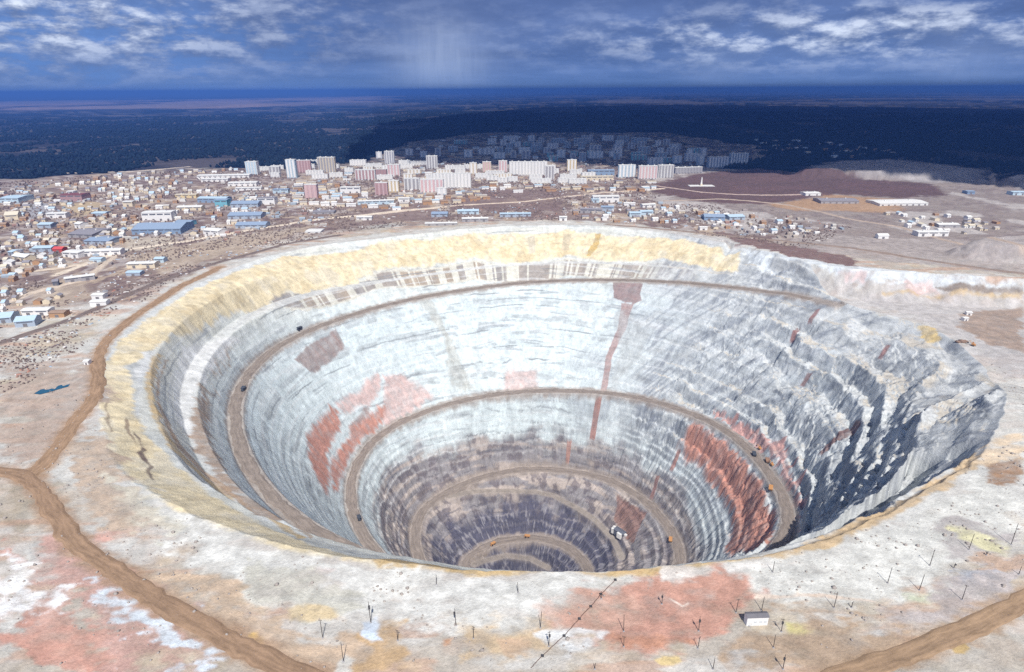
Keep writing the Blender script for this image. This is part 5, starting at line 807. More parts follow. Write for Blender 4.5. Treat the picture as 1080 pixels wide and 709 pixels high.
# ---- terrain material
def terrain_mat():
    m, t, b = new_mat('pit_rock_and_soil', rough=.95, spec=.05)
    g = t.nodes.new('ShaderNodeNewGeometry'); pos = g.outputs['Position']
    at = t.nodes.new('ShaderNodeAttribute'); at.attribute_name = 'Col'
    aw = t.nodes.new('ShaderNodeAttribute'); aw.attribute_name = 'wall'
    n1 = noise_n(t, pos, .55, 5, .65); n2 = noise_n(t, pos, .12, 5, .6)
    f = math_n(t, 'ADD', math_n(t, 'MULTIPLY', math_n(t, 'SUBTRACT', n1, .5), .65), math_n(t, 'MULTIPLY', math_n(t, 'SUBTRACT', n2, .5), .5))
    # rubble streaks running down the walls
    sx = t.nodes.new('ShaderNodeSeparateXYZ'); t.links.new(pos, sx.inputs[0])
    an = math_n(t, 'ARCTAN2', math_n(t, 'SUBTRACT', sx.outputs[1], PY), math_n(t, 'SUBTRACT', sx.outputs[0], PX))
    cb = t.nodes.new('ShaderNodeCombineXYZ'); t.links.new(math_n(t, 'MULTIPLY', an, 90.), cb.inputs[0])
    t.links.new(math_n(t, 'MULTIPLY', sx.outputs[2], .018), cb.inputs[1])
    n3 = noise_n(t, cb.outputs[0], 1.6, 5, .7)
    cb2 = t.nodes.new('ShaderNodeCombineXYZ'); t.links.new(math_n(t, 'MULTIPLY', an, 4.), cb2.inputs[0])
    t.links.new(math_n(t, 'MULTIPLY', math_n(t, 'ADD', sx.outputs[2], math_n(t, 'MULTIPLY', n2, 9.)), .16), cb2.inputs[1])
    n4 = noise_n(t, cb2.outputs[0], 1.5, 4, .7)
    w = math_n(t, 'ADD', math_n(t, 'MULTIPLY', math_n(t, 'SUBTRACT', n3, .5), .08), math_n(t, 'MULTIPLY', math_n(t, 'SUBTRACT', n4, .5), .5))
    f = math_n(t, 'ADD', math_n(t, 'ADD', f, 1.0), math_n(t, 'MULTIPLY', w, aw.outputs['Fac']))
    f = math_n(t, 'MAXIMUM', f, .35)
    v = t.nodes.new('ShaderNodeVectorMath'); v.operation = 'SCALE'
    t.links.new(at.outputs['Color'], v.inputs[0]); t.links.new(f, v.inputs['Scale'])
    t.links.new(v.outputs[0], b.inputs['Base Color'])
    bp = t.nodes.new('ShaderNodeBump'); bp.inputs['Strength'].default_value = .5; bp.inputs['Distance'].default_value = 1.6
    t.links.new(math_n(t, 'ADD', n1, math_n(t, 'MULTIPLY', n3, math_n(t, 'MULTIPLY', aw.outputs['Fac'], .12))), bp.inputs['Height'])
    t.links.new(bp.outputs[0], b.inputs['Normal'])
    return m

def simple(name, c, rough=.85, var=.25, scale=.6, spec=.15, emit=None):
    m, t, b = new_mat(name, None, rough, spec)
    g = t.nodes.new('ShaderNodeNewGeometry')
    n = noise_n(t, g.outputs['Position'], scale, 4, .65)
    k = math_n(t, 'ADD', math_n(t, 'MULTIPLY', math_n(t, 'SUBTRACT', n, .5), var*2), 1.)
    v = t.nodes.new('ShaderNodeVectorMath'); v.operation = 'SCALE'; v.inputs[0].default_value = c
    t.links.new(k, v.inputs['Scale']); t.links.new(v.outputs[0], b.inputs['Base Color'])
    return m

def facade(name, c, win=(.26, .28, .32)):
    m, t, b = new_mat(name, None, .85, .2)
    tc = t.nodes.new('ShaderNodeTexCoord'); sx = t.nodes.new('ShaderNodeSeparateXYZ'); t.links.new(tc.outputs['Object'], sx.inputs[0])
    u = math_n(t, 'ADD', sx.outputs[0], sx.outputs[1])
    a = math_n(t, 'FRACT', math_n(t, 'DIVIDE', u, 3.4)); h = math_n(t, 'FRACT', math_n(t, 'DIVIDE', sx.outputs[2], 3.0))
    wa = math_n(t, 'MULTIPLY', math_n(t, 'GREATER_THAN', a, .30), math_n(t, 'LESS_THAN', a, .72))
    wh = math_n(t, 'MULTIPLY', math_n(t, 'GREATER_THAN', h, .35), math_n(t, 'LESS_THAN', h, .82))
    n = noise_n(t, tc.outputs['Object'], .25, 3)
    base = mixc(t, n, tuple(x*.86 for x in c), tuple(min(.85, x*1.1) for x in c))
    t.links.new(mixc(t, math_n(t, 'MULTIPLY', wa, wh), base, win), b.inputs['Base Color'])
    return m

PAL = dict(back_blue=(.62, .70, .78), back_grey=(.62, .62, .66), back_teal=(.25, .60, .66), worn_roof=(.50, .47, .44), rust_roof=(.36, .25, .20), white=(.80, .79, .77), pink=(.64, .44, .44), rose=(.64, .46, .45), cream=(.70, .61, .46), grey=(.36, .35, .36), pale_grey=(.72, .72, .70),
           pale_blue=(.50, .62, .70), yellow=(.70, .56, .32), maroon=(.42, .27, .27), dull_grey=(.36, .36, .40), grey_blue=(.38, .44, .52),
           blue=(.24, .33, .46), teal=(.20, .46, .55), red=(.46, .10, .09), brick=(.46, .28, .16), dark=(.13, .14, .17),
           white_roof=(.72, .72, .70), blue_roof=(.27, .35, .47), lightblue_roof=(.45, .58, .68), grey_roof=(.27, .26, .29), cream_roof=(.66, .60, .48),
           red_roof=(.58, .10, .10), brown_roof=(.34, .24, .18), maroon_roof=(.22, .09, .10), trim=(.66, .66, .64), gate=(.20, .19, .2))
_mc = {}
def mat(k, fac=False):
    key = (k, fac)
    if key not in _mc:
        _mc[key] = facade('facade_'+k, PAL[k]) if fac else simple(k+'_paint', PAL[k], .8, .16, .4)
    return _mc[key]

# ================================================================ mesh helpers
class MB:
    def __init__(s): s.v = []; s.f = []
    def add(s, vs, fs):
        o = len(s.v); s.v += [tuple(p) for p in vs]; s.f += [tuple(i+o for i in f) for f in fs]; return s
    def box(s, x0, x1, y0, y1, z0, z1, top=None):
        a = top or 0
        return s.add([(x0, y0, z0), (x1, y0, z0), (x1, y1, z0), (x0, y1, z0), (x0+a, y0+a, z1), (x1-a, y0+a, z1), (x1-a, y1-a, z1), (x0+a, y1-a, z1)],
                     [(3, 2, 1, 0), (4, 5, 6, 7), (0, 1, 5, 4), (1, 2, 6, 5), (2, 3, 7, 6), (3, 0, 4, 7)])
    def gable(s, w, d, z0, h, over=.4, th=.35):
        x = w/2+over; y = d/2+over
        vs = []
        for q in (-x, x):
            vs += [(q, -y, z0), (q, 0, z0+h), (q, y, z0), (q, y, z0+th), (q, 0, z0+h+th), (q, -y, z0+th)]
        f = [(0, 1, 2, 3, 4, 5)[::-1], (6, 7, 8, 9, 10, 11)]
        for i in range(6):
            j = (i+1) % 6; f.append((i, j, j+6, i+6))
        return s.add(vs, f)
    def prism_walls(s, w, d, z0, z1, h):        # walls with gable ends
        x, y = w/2, d/2
        vs = [(-x, -y, z0), (x, -y, z0), (x, y, z0), (-x, y, z0), (-x, -y, z1), (x, -y, z1), (x, y, z1), (-x, y, z1), (-x, 0, z1+h), (x, 0, z1+h)]
        return s.add(vs, [(3, 2, 1, 0), (0, 1, 5, 4), (2, 3, 7, 6), (1, 2, 6, 9, 5), (3, 0, 4, 8, 7), (4, 5, 9, 8), (6, 7, 8, 9)])
    def cyl(s, p, q, r0, r1, n=10):
        p = Vector(p); q = Vector(q); a = (q-p).normalized(); u = a.orthogonal().normalized(); w = a.cross(u)
        vs = []
        for c, r in ((p, r0), (q, r1)):
            for i in range(n):
                g = TAU*i/n; vs.append(c+u*math.cos(g)*r+w*math.sin(g)*r)
        return s.add(vs, [tuple(range(n))[::-1], tuple(range(n, 2*n))]+[(i, (i+1) % n, n+(i+1) % n, n+i) for i in range(n)])
    def mesh(s, name, m):
        me = bpy.data.meshes.new(name); me.from_pydata(s.v, [], s.f); me.update()
        if m: me.materials.append(m)
        return me
    def build(s, name, m, parent=None, loc=None):
        o = bpy.data.objects.new(name, s.mesh(name, m)); COL.objects.link(o)
        if parent: o.parent = parent
        if loc: o.location = loc
        return o

def thing(name, label, cat, loc, rz=0, group=None):
    o = bpy.data.objects.new(name, None); COL.objects.link(o); o.empty_display_size = 1
    o.location = loc; o.rotation_euler = (0, 0, rz); tag(o, label, cat, group); return o
def tag(o, label=None, cat=None, group=None, kind=None):
    if label: o['label'] = label
    if cat: o['category'] = cat
    if group: o['group'] = group
    if kind: o['kind'] = kind
    return o
def dup(o, parent=None):
    c = o.copy(); COL.objects.link(c); c.parent = parent
    for ch in list(o.children): dup(ch, c)
    return c

def np_mesh(name, V, Fq, m, smooth=False):
    me = bpy.data.meshes.new(name); V = np.ascontiguousarray(V, np.float32); Fq = np.ascontiguousarray(Fq, np.int32); k = Fq.shape[1]
    me.vertices.add(len(V)); me.vertices.foreach_set('co', V.ravel())
    me.loops.add(Fq.size); me.loops.foreach_set('vertex_index', Fq.ravel())
    me.polygons.add(len(Fq)); me.polygons.foreach_set('loop_start', np.arange(0, Fq.size, k, dtype=np.int32))
    me.update(calc_edges=True)
    if smooth: me.polygons.foreach_set('use_smooth', np.ones(len(Fq), bool))
    if m: me.materials.append(m)
    o = bpy.data.objects.new(name, me); COL.objects.link(o); return o

# ================================================================ terrain
G = build_grid(); S = sampler(G)
def zat(x, y): return float(S(x, y)[0])
n, m_ = G['X'].shape
V = np.stack([G['X'], G['Y'], G['Z']], -1).reshape(-1, 3)
i = np.arange(n)[:, None]; j = np.arange(m_-1)[None, :]; i2 = (i+1) % n
Q = np.stack([i*m_+j, i*m_+j+1, i2*m_+j+1, i2*m_+j], -1).reshape(-1, 4)
terr = np_mesh('ground', V, Q, terrain_mat(), True)
tag(terr, kind='structure')
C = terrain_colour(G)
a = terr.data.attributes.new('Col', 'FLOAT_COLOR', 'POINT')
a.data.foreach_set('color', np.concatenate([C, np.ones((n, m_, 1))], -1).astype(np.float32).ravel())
wl = np.zeros((n, m_), np.float32); wl[:, :NR_IN] = sst(.3, .9, np.abs(np.gradient(G['Z'][:, :NR_IN], axis=1)/np.maximum(np.gradient(G['R'][:, :NR_IN], axis=1), .05)))
a = terr.data.attributes.new('wall', 'FLOAT', 'POINT'); a.data.foreach_set('value', wl.ravel())

def strip(name, pts, width, m, lift=.35, seed=0):
    p = np.array(pts, float)
    d = np.concatenate([[0], np.cumsum(np.hypot(*np.diff(p[:, :2], axis=0).T))])
    k = max(4, int(d[-1]/6)); u = np.linspace(0, d[-1], k)
    x = np.interp(u, d, p[:, 0]); y = np.interp(u, d, p[:, 1])
    for _ in range(6):
        x[1:-1] = (x[:-2]+2*x[1:-1]+x[2:])/4; y[1:-1] = (y[:-2]+2*y[1:-1]+y[2:])/4
    tx = np.gradient(x); ty = np.gradient(y); l = np.hypot(tx, ty); nx, ny = -ty/l, tx/l
    c = np.linspace(-1, 1, 7); wv = width*(.85+.45*fbm(u/25, u*0+seed, 131, 3))/2; sh = (fbm(u/18, u*0+seed+9, 133, 3)-.5)*width*.25
    off = c[None]*wv[:, None]+sh[:, None]+(fbm(u/5, u*0+seed+3, 135, 3)-.5)[:, None]*width*.35*np.sign(c)[None]
    Xs = x[:, None]+nx[:, None]*off; Ys = y[:, None]+ny[:, None]*off
    Zs = S(Xs.ravel(), Ys.ravel()).reshape(Xs.shape)+lift*np.where(np.abs(c) > .9, -.3, np.where(np.abs(c) > .6, 2.4, 1))[None]*(.6+.8*fbm(u/14, u*0+seed+5, 137, 3))[:, None]
    q = [(r*7+s_, r*7+s_+1, r*7+s_+8, r*7+s_+7) for r in range(k-1) for s_ in range(6)]
    o = np_mesh(name, np.stack([Xs, Ys, Zs], -1).reshape(-1, 3), np.array(q), m, True)
    at_ = o.data.attributes.new('along_across', 'FLOAT_VECTOR', 'POINT')
    at_.data.foreach_set('vector', np.stack([np.repeat(u, 7), np.tile(c, k), np.zeros(7*k)], -1).astype(np.float32).ravel())
    return tag(o, kind='structure')

def road_mat(name, c):
    m, t, b = new_mat(name, None, .95, .05)
    ac = t.nodes.new('ShaderNodeAttribute'); ac.attribute_name = 'along_across'
    mpn = t.nodes.new('ShaderNodeMapping'); mpn.inputs['Scale'].default_value = (.035, 2.2, 1); t.links.new(ac.outputs['Vector'], mpn.inputs[0])
    rut = noise_n(t, mpn.outputs[0], 1.6, 4, .6)
    g = t.nodes.new('ShaderNodeNewGeometry')
    n1 = noise_n(t, g.outputs['Position'], .09, 5, .65); n2 = noise_n(t, g.outputs['Position'], .6, 4, .7)
    k = math_n(t, 'ADD', math_n(t, 'ADD', math_n(t, 'MULTIPLY', n1, .7), math_n(t, 'MULTIPLY', n2, .5)), math_n(t, 'MULTIPLY', math_n(t, 'SUBTRACT', rut, .5), 1.3))
    k = math_n(t, 'MAXIMUM', math_n(t, 'ADD', k, .40), .42)
    v = t.nodes.new('ShaderNodeVectorMath'); v.operation = 'SCALE'; v.inputs[0].default_value = c
    t.links.new(k, v.inputs['Scale']); t.links.new(v.outputs[0], b.inputs['Base Color']); return m
for q, (nm, w, c, pts) in enumerate(D['roads']):
    strip(nm, pts, w, road_mat(nm+'_soil', c), .4, q*7.3)
sp = np.array(D['spiral'])
ph = np.linspace(sp[0, 0]+.1, sp[-1, 0], 900)
sx_ = PX+np.interp(ph, sp[:, 0], sp[:, 1])*np.cos(ph); sy_ = PY+np.interp(ph, sp[:, 0], sp[:, 1])*np.sin(ph)
strip('haul_road', np.stack([sx_, sy_], 1), 14.5, road_mat('haul_road_gravel', (.255, .215, .185)), .5, 3.)

# pond
pp = D['pond']; zp = min(p[2] for p in pp)+.6
mw, t, b = new_mat('pond_water', (.02, .10, .17), .06, .5)
o = MB().add([(x, y, zp) for x, y, _ in pp], [tuple(range(len(pp)))]).build('pond_water', mw); tag(o, kind='structure')

# ================================================================ apartment blocks
def apartment(loc, w, d, h, yaw, wc, scol, label, group=None, parts=True, cols=None):
    t = thing('apartment_block', label, 'apartment block', loc, math.radians(yaw), group)
    MB().box(-w/2, w/2, -d/2, d/2, -2, h).build('wall', mat(wc, True), t)
    r = MB().box(-w/2-.4, w/2+.4, -d/2-.4, d/2+.4, h, h+1.1)
    r.build('roof', mat('trim'), t)
    k = cols or max(1, int(round(w/11)))
    for q in range(k):
        cx = -w/2+w*(q+.5)/k; cw = w/k*.26
        MB().box(cx-cw, cx+cw, -d/2-1.6, -d/2-.01, 2.6, h-.8).build('balcony_column', mat(scol), t)
    for q in range(max(1, k//2)):
        cx = -w/2+w*(q+.5)/max(1, k//2)
        MB().box(cx-2, cx+2, -1.8, 2.2, h+1.1, h+3.8).build('stairwell_head', mat('trim'), t)
    return t
for x, y, z, w, d, h, yaw, wc, scol, lab in D['blocks']:
    apartment((x, y, zat(x, y)), w, d, h, yaw, wc, scol, lab)
bk = ['white', 'back_blue', 'back_grey', 'pale_blue', 'back_teal']
bl = ['pale grey', 'grey blue', 'dull grey', 'pale blue', 'turquoise']
for x, y, z, w, h, c, yaw in D['backs']:
    size = 'slim' if w < 28 else 'medium wide' if w < 42 else 'long'
    apartment((x, y, zat(x, y)), w, 16, h, yaw, bk[c], 'white' if c in (1, 2) else 'dull_grey',
              f'{size} {bl[c]} apartment block in the dark cloud shadow at the back of town', f'{size} {bl[c]} blocks in the cloud shadow', cols=max(1, int(w/14)))

for x, y, z, w, yaw, c in D['slabs']:
    cn = ('white', 'pale_grey', 'cream')[c]
    ln = 'long' if w > 48 else 'short'
    apartment((x, y, zat(x, y)), w, 13, 15.5, yaw, cn, 'white' if c else 'pale_grey', f"{ln} low {('white', 'pale grey', 'cream')[c]} apartment slab in the sunlit belt of the town centre", f"{ln} low {('white', 'pale grey', 'cream')[c]} slabs of the town centre")

# ================================================================ sheds and halls
def shed(loc, w, d, h, yaw, wc, rc, pitch, label, name='shed', cat='shed', group=None):
    t = thing(name, label, cat, loc, math.radians(yaw), group)
    g = d/2*pitch*2
    MB().prism_walls(w, d, -2, h, g).build('wall', mat(wc), t)
    MB().gable(w, d, h, g, .6, .5).build('roof', mat(rc), t)
    k = max(1, int(w/16))
    for q in range(k):
        cx = -w/2+w*(q+.5)/k; gw = min(2.4, w*.18)
        MB().box(cx-gw, cx+gw, -d/2-.12, -d/2-.003, 0, min(h*.62, 5)).build('door' if k == 1 else 'gate', mat('gate'), t)
        if h > 6.5:
            MB().box(cx-w/k*.40, cx+w/k*.40, -d/2-.10, -d/2-.004, h*.72, h*.88).build('window_band', mat('dark'), t)
    if w > 40:
        for q in (-.25, .25):
            MB().box(w*q-1.5, w*q+1.5, -1.5, 1.5, h+g, h+g+2.4).build('roof_vent', mat('trim'), t)
    return t
for x, y, z, w, d, h, yaw, wc, rc, pit, lab in D['sheds']:
    shed((x, y, zat(x, y)), w, d, h, yaw, wc, rc, pit, lab, 'shed' if h < 12 else 'hall', 'building')

# ================================================================ small houses
HS = [('white_roof', 'white', 'white roofed'), ('worn_roof', 'cream', 'worn roofed cream'), ('lightblue_roof', 'white', 'light blue roofed'),
      ('grey_roof', 'cream', 'dark grey roofed'), ('brown_roof', 'brick', 'brown roofed'), ('cream_roof', 'pale_grey', 'cream roofed grey')]
ZL = {'cottage': ('cottage', 'among the small cottages at the back left of town', 9, 5.0, .5), 'leftyard': ('shed', 'in the crowded industrial yards on the left', 11, 5.0, .25),
      'midyard': ('shed', 'between the blue roofed works left of the town centre', 12, 5.5, .2), 'lowrows': ('house', 'in the low rows below the pink tower', 12, 7.0, .14),
      'centre': ('house', 'at the feet of the tower blocks in the town centre', 13, 6.5, .12), 'rimyard': ('shed', 'on the scrap strewn strip behind the far right rim', 11, 5.0, .2),
      'rightplain': ('shed', 'in the scrap yard on the right plain', 10, 4.5, .2), 'leftslope': ('hut', 'on the bare slope between the two left roads', 9, 4.5, .3),
      'shade': ('house', 'between the shaded towers under the cloud', 14, 7.0, .12), 'farright': ('house', 'in the dark settlement right of the towers', 14, 7.0, .12)}
protos = {}
for zn, x, y, z, w, st, yaw, k in D['houses']:
    nm, where, dep, h, pit = ZL[zn]
    size = 'long' if w > 21 else 'small'
    key = (zn, st, size)
    rc, wc, words = HS[st]
    if key not in protos:
        bw = 26. if size == 'long' else 12.
        t = thing('house' if nm != 'shed' else 'shed', f'{size} {words} {nm} {where}', nm if nm != 'cottage' else 'house', (0, 0, 0), 0, f'{size} {words} {nm}s {where}')
        MB().prism_walls(bw, dep, -1.5, h, dep*pit).build('wall', mat(wc), t)
        MB().gable(bw, dep, h, dep*pit, .5, .4).build('roof', mat(rc), t)
        if nm in ('cottage', 'house'):
            MB().box(bw*.2, bw*.2+1.0, .6, 1.6, h, h+dep*pit+1.6).build('chimney', mat('brick'), t)
        MB().box(-.9, .9, -dep/2-.1, -dep/2-.003, 0, 2.6).build('door', mat('gate'), t)
        protos[key] = (t, bw, [False])
    t, bw, used = protos[key]
    o = t if not used[0] else dup(t)
    used[0] = True
    o.location = (x, y, zat(x, y)); o.rotation_euler = (0, 0, math.radians(yaw)); o.scale = (w/bw, k*min(1.5, max(1, w/16)), k)

# the hundreds of tiny houses farther off, too many and too small to tell apart
hv = []; hf = []
N = 2600; d = np.exp(nrg.uniform(math.log(1250), math.log(2650), N)); an = nrg.uniform(-.82, .62, N)
x = np.sin(an)*d; y = np.cos(an)*d
k = (poly_sd(x, y, D['town']) > 15) & (np.hypot(x-PX, y-PY) > 640) & (fbm(x/140, y/140, 191, 3) > .47) & (np.max([poly_sd(x, y, q[2]) for q in D['lots']], 0) < -4) & (poly_sd(x, y, D['field']) < -20)
x, y = x[k][:1050], y[k][:1050]
ca_, sa_ = math.cos(.14), math.sin(.14); u = x*ca_+y*sa_; v = -x*sa_+y*ca_
v = np.round(v/26)*26+nrg.normal(0, 1.2, len(v)); u = np.round(u/19)*19+nrg.normal(0, 2.5, len(u))
x, y = u*ca_-v*sa_, u*sa_+v*ca_; zz = S(x, y)
for q in range(len(x)):
    l, w, h, r = nrg.uniform(5, 15), nrg.uniform(4, 7), nrg.uniform(2.6, 4.5), nrg.choice([.14, .14, .14, .14+PI/2])
    c_, s_ = math.cos(r), math.sin(r); o = len(hv)
    for u, v, e in ((-l, -w, -1), (l, -w, -1), (l, w, -1), (-l, w, -1), (-l, -w, h), (l, -w, h), (l, w, h), (-l, w, h), (-l, 0, h+w*.3), (l, 0, h+w*.3)):
        hv.append((x[q]+(u*c_-v*s_)/2, y[q]+(u*s_+v*c_)/2, zz[q]+e))
    hf += [(o, o+1, o+5, o+4), (o+2, o+3, o+7, o+6), (o+4, o+5, o+9, o+8), (o+6, o+7, o+8, o+9), (o+1, o+2, o+6, o+5), (o+3, o, o+4, o+7), (o+5, o+6, o+9, o+9), (o+7, o+4, o+8, o+8)]
me = bpy.data.meshes.new('distant_houses'); me.from_pydata(hv, [], [tuple(dict.fromkeys(f)) for f in hf]); me.update()
me.materials.append(rub_mat('small_house_paint', [(0, (.50, .48, .45)), (.16, (.42, .37, .32)), (.34, (.34, .40, .46)), (.52, (.22, .18, .165)), (.70, (.70, .69, .67)), (.78, (.32, .28, .27)), (.93, (.33, .21, .18))], .03))
ob = bpy.data.objects.new('distant_houses', me); COL.objects.link(ob)
tag(ob, 'dense mass of tiny pale houses and sheds filling the town', 'houses', kind='stuff')

# ================================================================ taiga, scrub and rubble (uncountable)
def clumps(name, x, y, s, hgt, m, sides=5, seed=1, squash=1.):
    n = len(x); g = np.random.default_rng(seed); z = S(x, y)
    # each clump: ring at the bottom, wider ragged ring, tip
    a = np.linspace(0, TAU, sides, endpoint=False)[None]+g.random((n, 1))*TAU
    r1 = s[:, None]*(.55+.6*g.random((n, sides))); r0 = r1*.55
    z1 = z[:, None]+hgt[:, None]*(.25+.3*g.random((n, sides)))
    b0 = np.stack([x[:, None]+np.cos(a)*r0, y[:, None]+np.sin(a)*r0*squash, z[:, None]-.5+0*a], -1)
    b1 = np.stack([x[:, None]+np.cos(a)*r1, y[:, None]+np.sin(a)*r1*squash, z1], -1)
    tp = np.stack([x+(g.random(n)-.5)*s*.4, y+(g.random(n)-.5)*s*.4, z+hgt], -1)[:, None]
    V = np.concatenate([b0, b1, tp], 1); k = 2*sides+1; o = np.arange(n)[:, None]*k
    F = []
    for i in range(sides):
        j = (i+1) % sides
        F += [np.stack([o[:, 0]+i, o[:, 0]+j, o[:, 0]+sides+j], -1), np.stack([o[:, 0]+i, o[:, 0]+sides+j, o[:, 0]+sides+i], -1), np.stack([o[:, 0]+sides+i, o[:, 0]+sides+j, o[:, 0]+2*sides], -1)]
    ob = np_mesh(name, V.reshape(-1, 3), np.concatenate(F, 0), m)
    return ob
def leaf_mat(name, c1, c2, scale):
    m, t, b = new_mat(name, None, .95, .05)
    g = t.nodes.new('ShaderNodeNewGeometry')
    k = noise_n(t, g.outputs['Position'], scale, 3, .7)
    t.links.new(ramp_n(t, k, [(.3, c1), (.7, c2)]), b.inputs['Base Color']); return m
N = 60000
d = np.exp(nrg.uniform(math.log(1500), math.log(9000), N)); an = nrg.uniform(-.86, .86, N)
x = np.sin(an)*d; y = np.cos(an)*d
tw = poly_sd(x, y, D['town'])+(fbm(x/90, y/90, 93, 4)-.5)*160
fl = np.maximum(np.maximum(np.maximum(poly_sd(x, y, D['field']), poly_sd(x, y, D['bare'])), poly_sd(x, y, D['terrace'])), poly_sd(x, y, D['dirtR']))
k = (tw < -10) & (fl < -10) & (y > 1450) & (fbm(x/420, y/900, 95, 4) < .66) & (np.hypot(x-PX, y-PY) > 900)
k &= ~((x > 500) & (y < 2150))
x, y, d = x[k], y[k], d[k]
s = (4+d/900)*nrg.uniform(.7, 1.5, len(x)); hg = nrg.uniform(9, 17, len(x))
tag(clumps('forest', x, y, s, hg, leaf_mat('taiga', (.006, .014, .028), (.020, .034, .052), .03), 5, 2), 'dark taiga forest covering the plain beyond the town', 'forest', kind='stuff')
N = 60000
d = np.exp(nrg.uniform(math.log(700), math.log(2700), N)); an = nrg.uniform(-.80, .80, N)
x = np.sin(an)*d; y = np.cos(an)*d
tw = poly_sd(x, y, D['town'])
k = (tw > 0) & (np.hypot(x-PX, y-PY) > rim_r(np.arctan2(y-PY, x-PX))+30) & (fbm(x/70, y/110, 141, 4) > .49) & (poly_sd(x, y, D['field']) < -5)
x, y = x[k], y[k]
s = nrg.uniform(.5, 1.5, len(x))*(.35+np.hypot(x, y)/1100); hg = s*nrg.uniform(.9, 1.6, len(x))
tag(clumps('scrub', x, y, s, hg, leaf_mat('bare_scrub', (.10, .075, .08), (.26, .20, .17), .2), 5, 5), 'bare purple brown scrub between the houses', 'scrub', kind='stuff')
# rubble and scrap
N = 9000
d = np.exp(nrg.uniform(math.log(650), math.log(2200), N)); an = nrg.uniform(-.80, .80, N)
x = np.sin(an)*d; y = np.cos(an)*d
k = (poly_sd(x, y, D['town']) > 0) & (np.hypot(x-PX, y-PY) > rim_r(np.arctan2(y-PY, x-PX))+45) & (fbm(x/60, y/90, 151, 3) > .5) & (poly_sd(x, y, D['field']) < -5)
x, y = x[k], y[k]
mb_v = []; mb_f = []
zz = S(x, y)
for q in range(len(x)):
    q_ = .4+math.hypot(x[q], y[q])/1600; w, l, h, r = nrg.uniform(.8, 3.0)*q_, nrg.uniform(1.0, 8)*q_, nrg.uniform(.2, 1.3)*q_, nrg.uniform(0, PI)
    c_, s_ = math.cos(r), math.sin(r); o = len(mb_v)
    for zq, sh in ((-.4, 1), (h, .8)):
        for u, v in ((-l, -w), (l, -w), (l, w), (-l, w)):
            mb_v.append((x[q]+(u*c_-v*s_)*sh/2, y[q]+(u*s_+v*c_)*sh/2, zz[q]+zq))
    mb_f += [(o+4, o+5, o+6, o+7), (o, o+1, o+5, o+4), (o+1, o+2, o+6, o+5), (o+2, o+3, o+7, o+6), (o+3, o, o+4, o+7)]
tag(np_mesh('rubble', np.array(mb_v), np.array(mb_f[:]) if True else None, rub_mat('scrap', [(0, (.16, .12, .12)), (.22, (.30, .20, .15)), (.4, (.60, .58, .56)), (.55, (.35, .42, .50)), (.68, (.40, .20, .15)), (.8, (.66, .64, .62)), (.95, (.25, .22, .2))])), 'scattered scrap and rubble across the industrial yards', 'rubble', kind='stuff')
# loose stones on the near rim and the foreground
N = 5200
th_ = nrg.uniform(-PI*.93, -PI*.07, N); e = nrg.gamma(1.5, 40, N)
rr_ = rim_r(th_)+3+e; x = PX+rr_*np.cos(th_); y = PY+rr_*np.sin(th_)
k = fbm(x/35, y/35, 161, 3) > .5; x, y = x[k], y[k]
s = nrg.gamma(1.6, .28, len(x)).clip(.2, 1.7)
tag(clumps('stones', x, y, s, s*1.1, simple('stone', (.36, .32, .29), .95, .6, .1), 5, 8), 'loose stones lying on the near ground', 'stones', kind='stuff')

# ================================================================ foreground poles
wood = simple('weathered_wood', (.10, .085, .075), .9, .3, 2.)
iron = simple('dark_iron', (.06, .06, .065), .6, .2, 2., .4)
def pole_label(x, y, i):
    zones = [('on the pale ground left of centre', x < -35), ('on the pale strip near the middle of the near rim', x < 12), ('beside the slanting cable line', x < 48),
             ('on the red clay left of the white hut', x < 92), ('close around the white hut', x < 135), ('on the pale ground right of the white hut', x < 190), ('near the right haul track', True)]
    for w, c in zones:
        if c: return w
for q, (x, y, z, h) in enumerate(D['poles']):
    w = pole_label(x, y, q); tall = 'tall' if h > 10.5 else 'short' if h < 6.5 else 'medium'
    t = thing('pole', f'{tall} thin dark wooden pole {w}', 'pole', (x, y, zat(x, y)), rng.uniform(-.6, .6), f'{tall} poles {w}')
    lean = rng.uniform(-.05, .05)
    MB().cyl((0, 0, -.6), (lean*h, 0, h), .23, .14, 8).build('post', wood, t)
    if q % 3 == 0:
      MB().cyl((lean*h-.9, 0, h*.93), (lean*h+.9, 0, h*.93), .11, .11, 6).build('crossarm', wood, t)
      for u in (-.75, .75): MB().cyl((lean*h+u, 0, h*.93+.11), (lean*h+u, 0, h*.93+.6), .12, .09, 6).build('insulator', iron, t)
    if q % 4 == 1: MB().box(lean*h-.5, lean*h+.5, -.75, -.27, h*.66, h*.84).build('switch_box', iron, t)
    MB().cyl((0, 0, -.4), (0, 0, .5), .8, .45, 8).build('footing', simple_rock if False else mat('grey'), t)

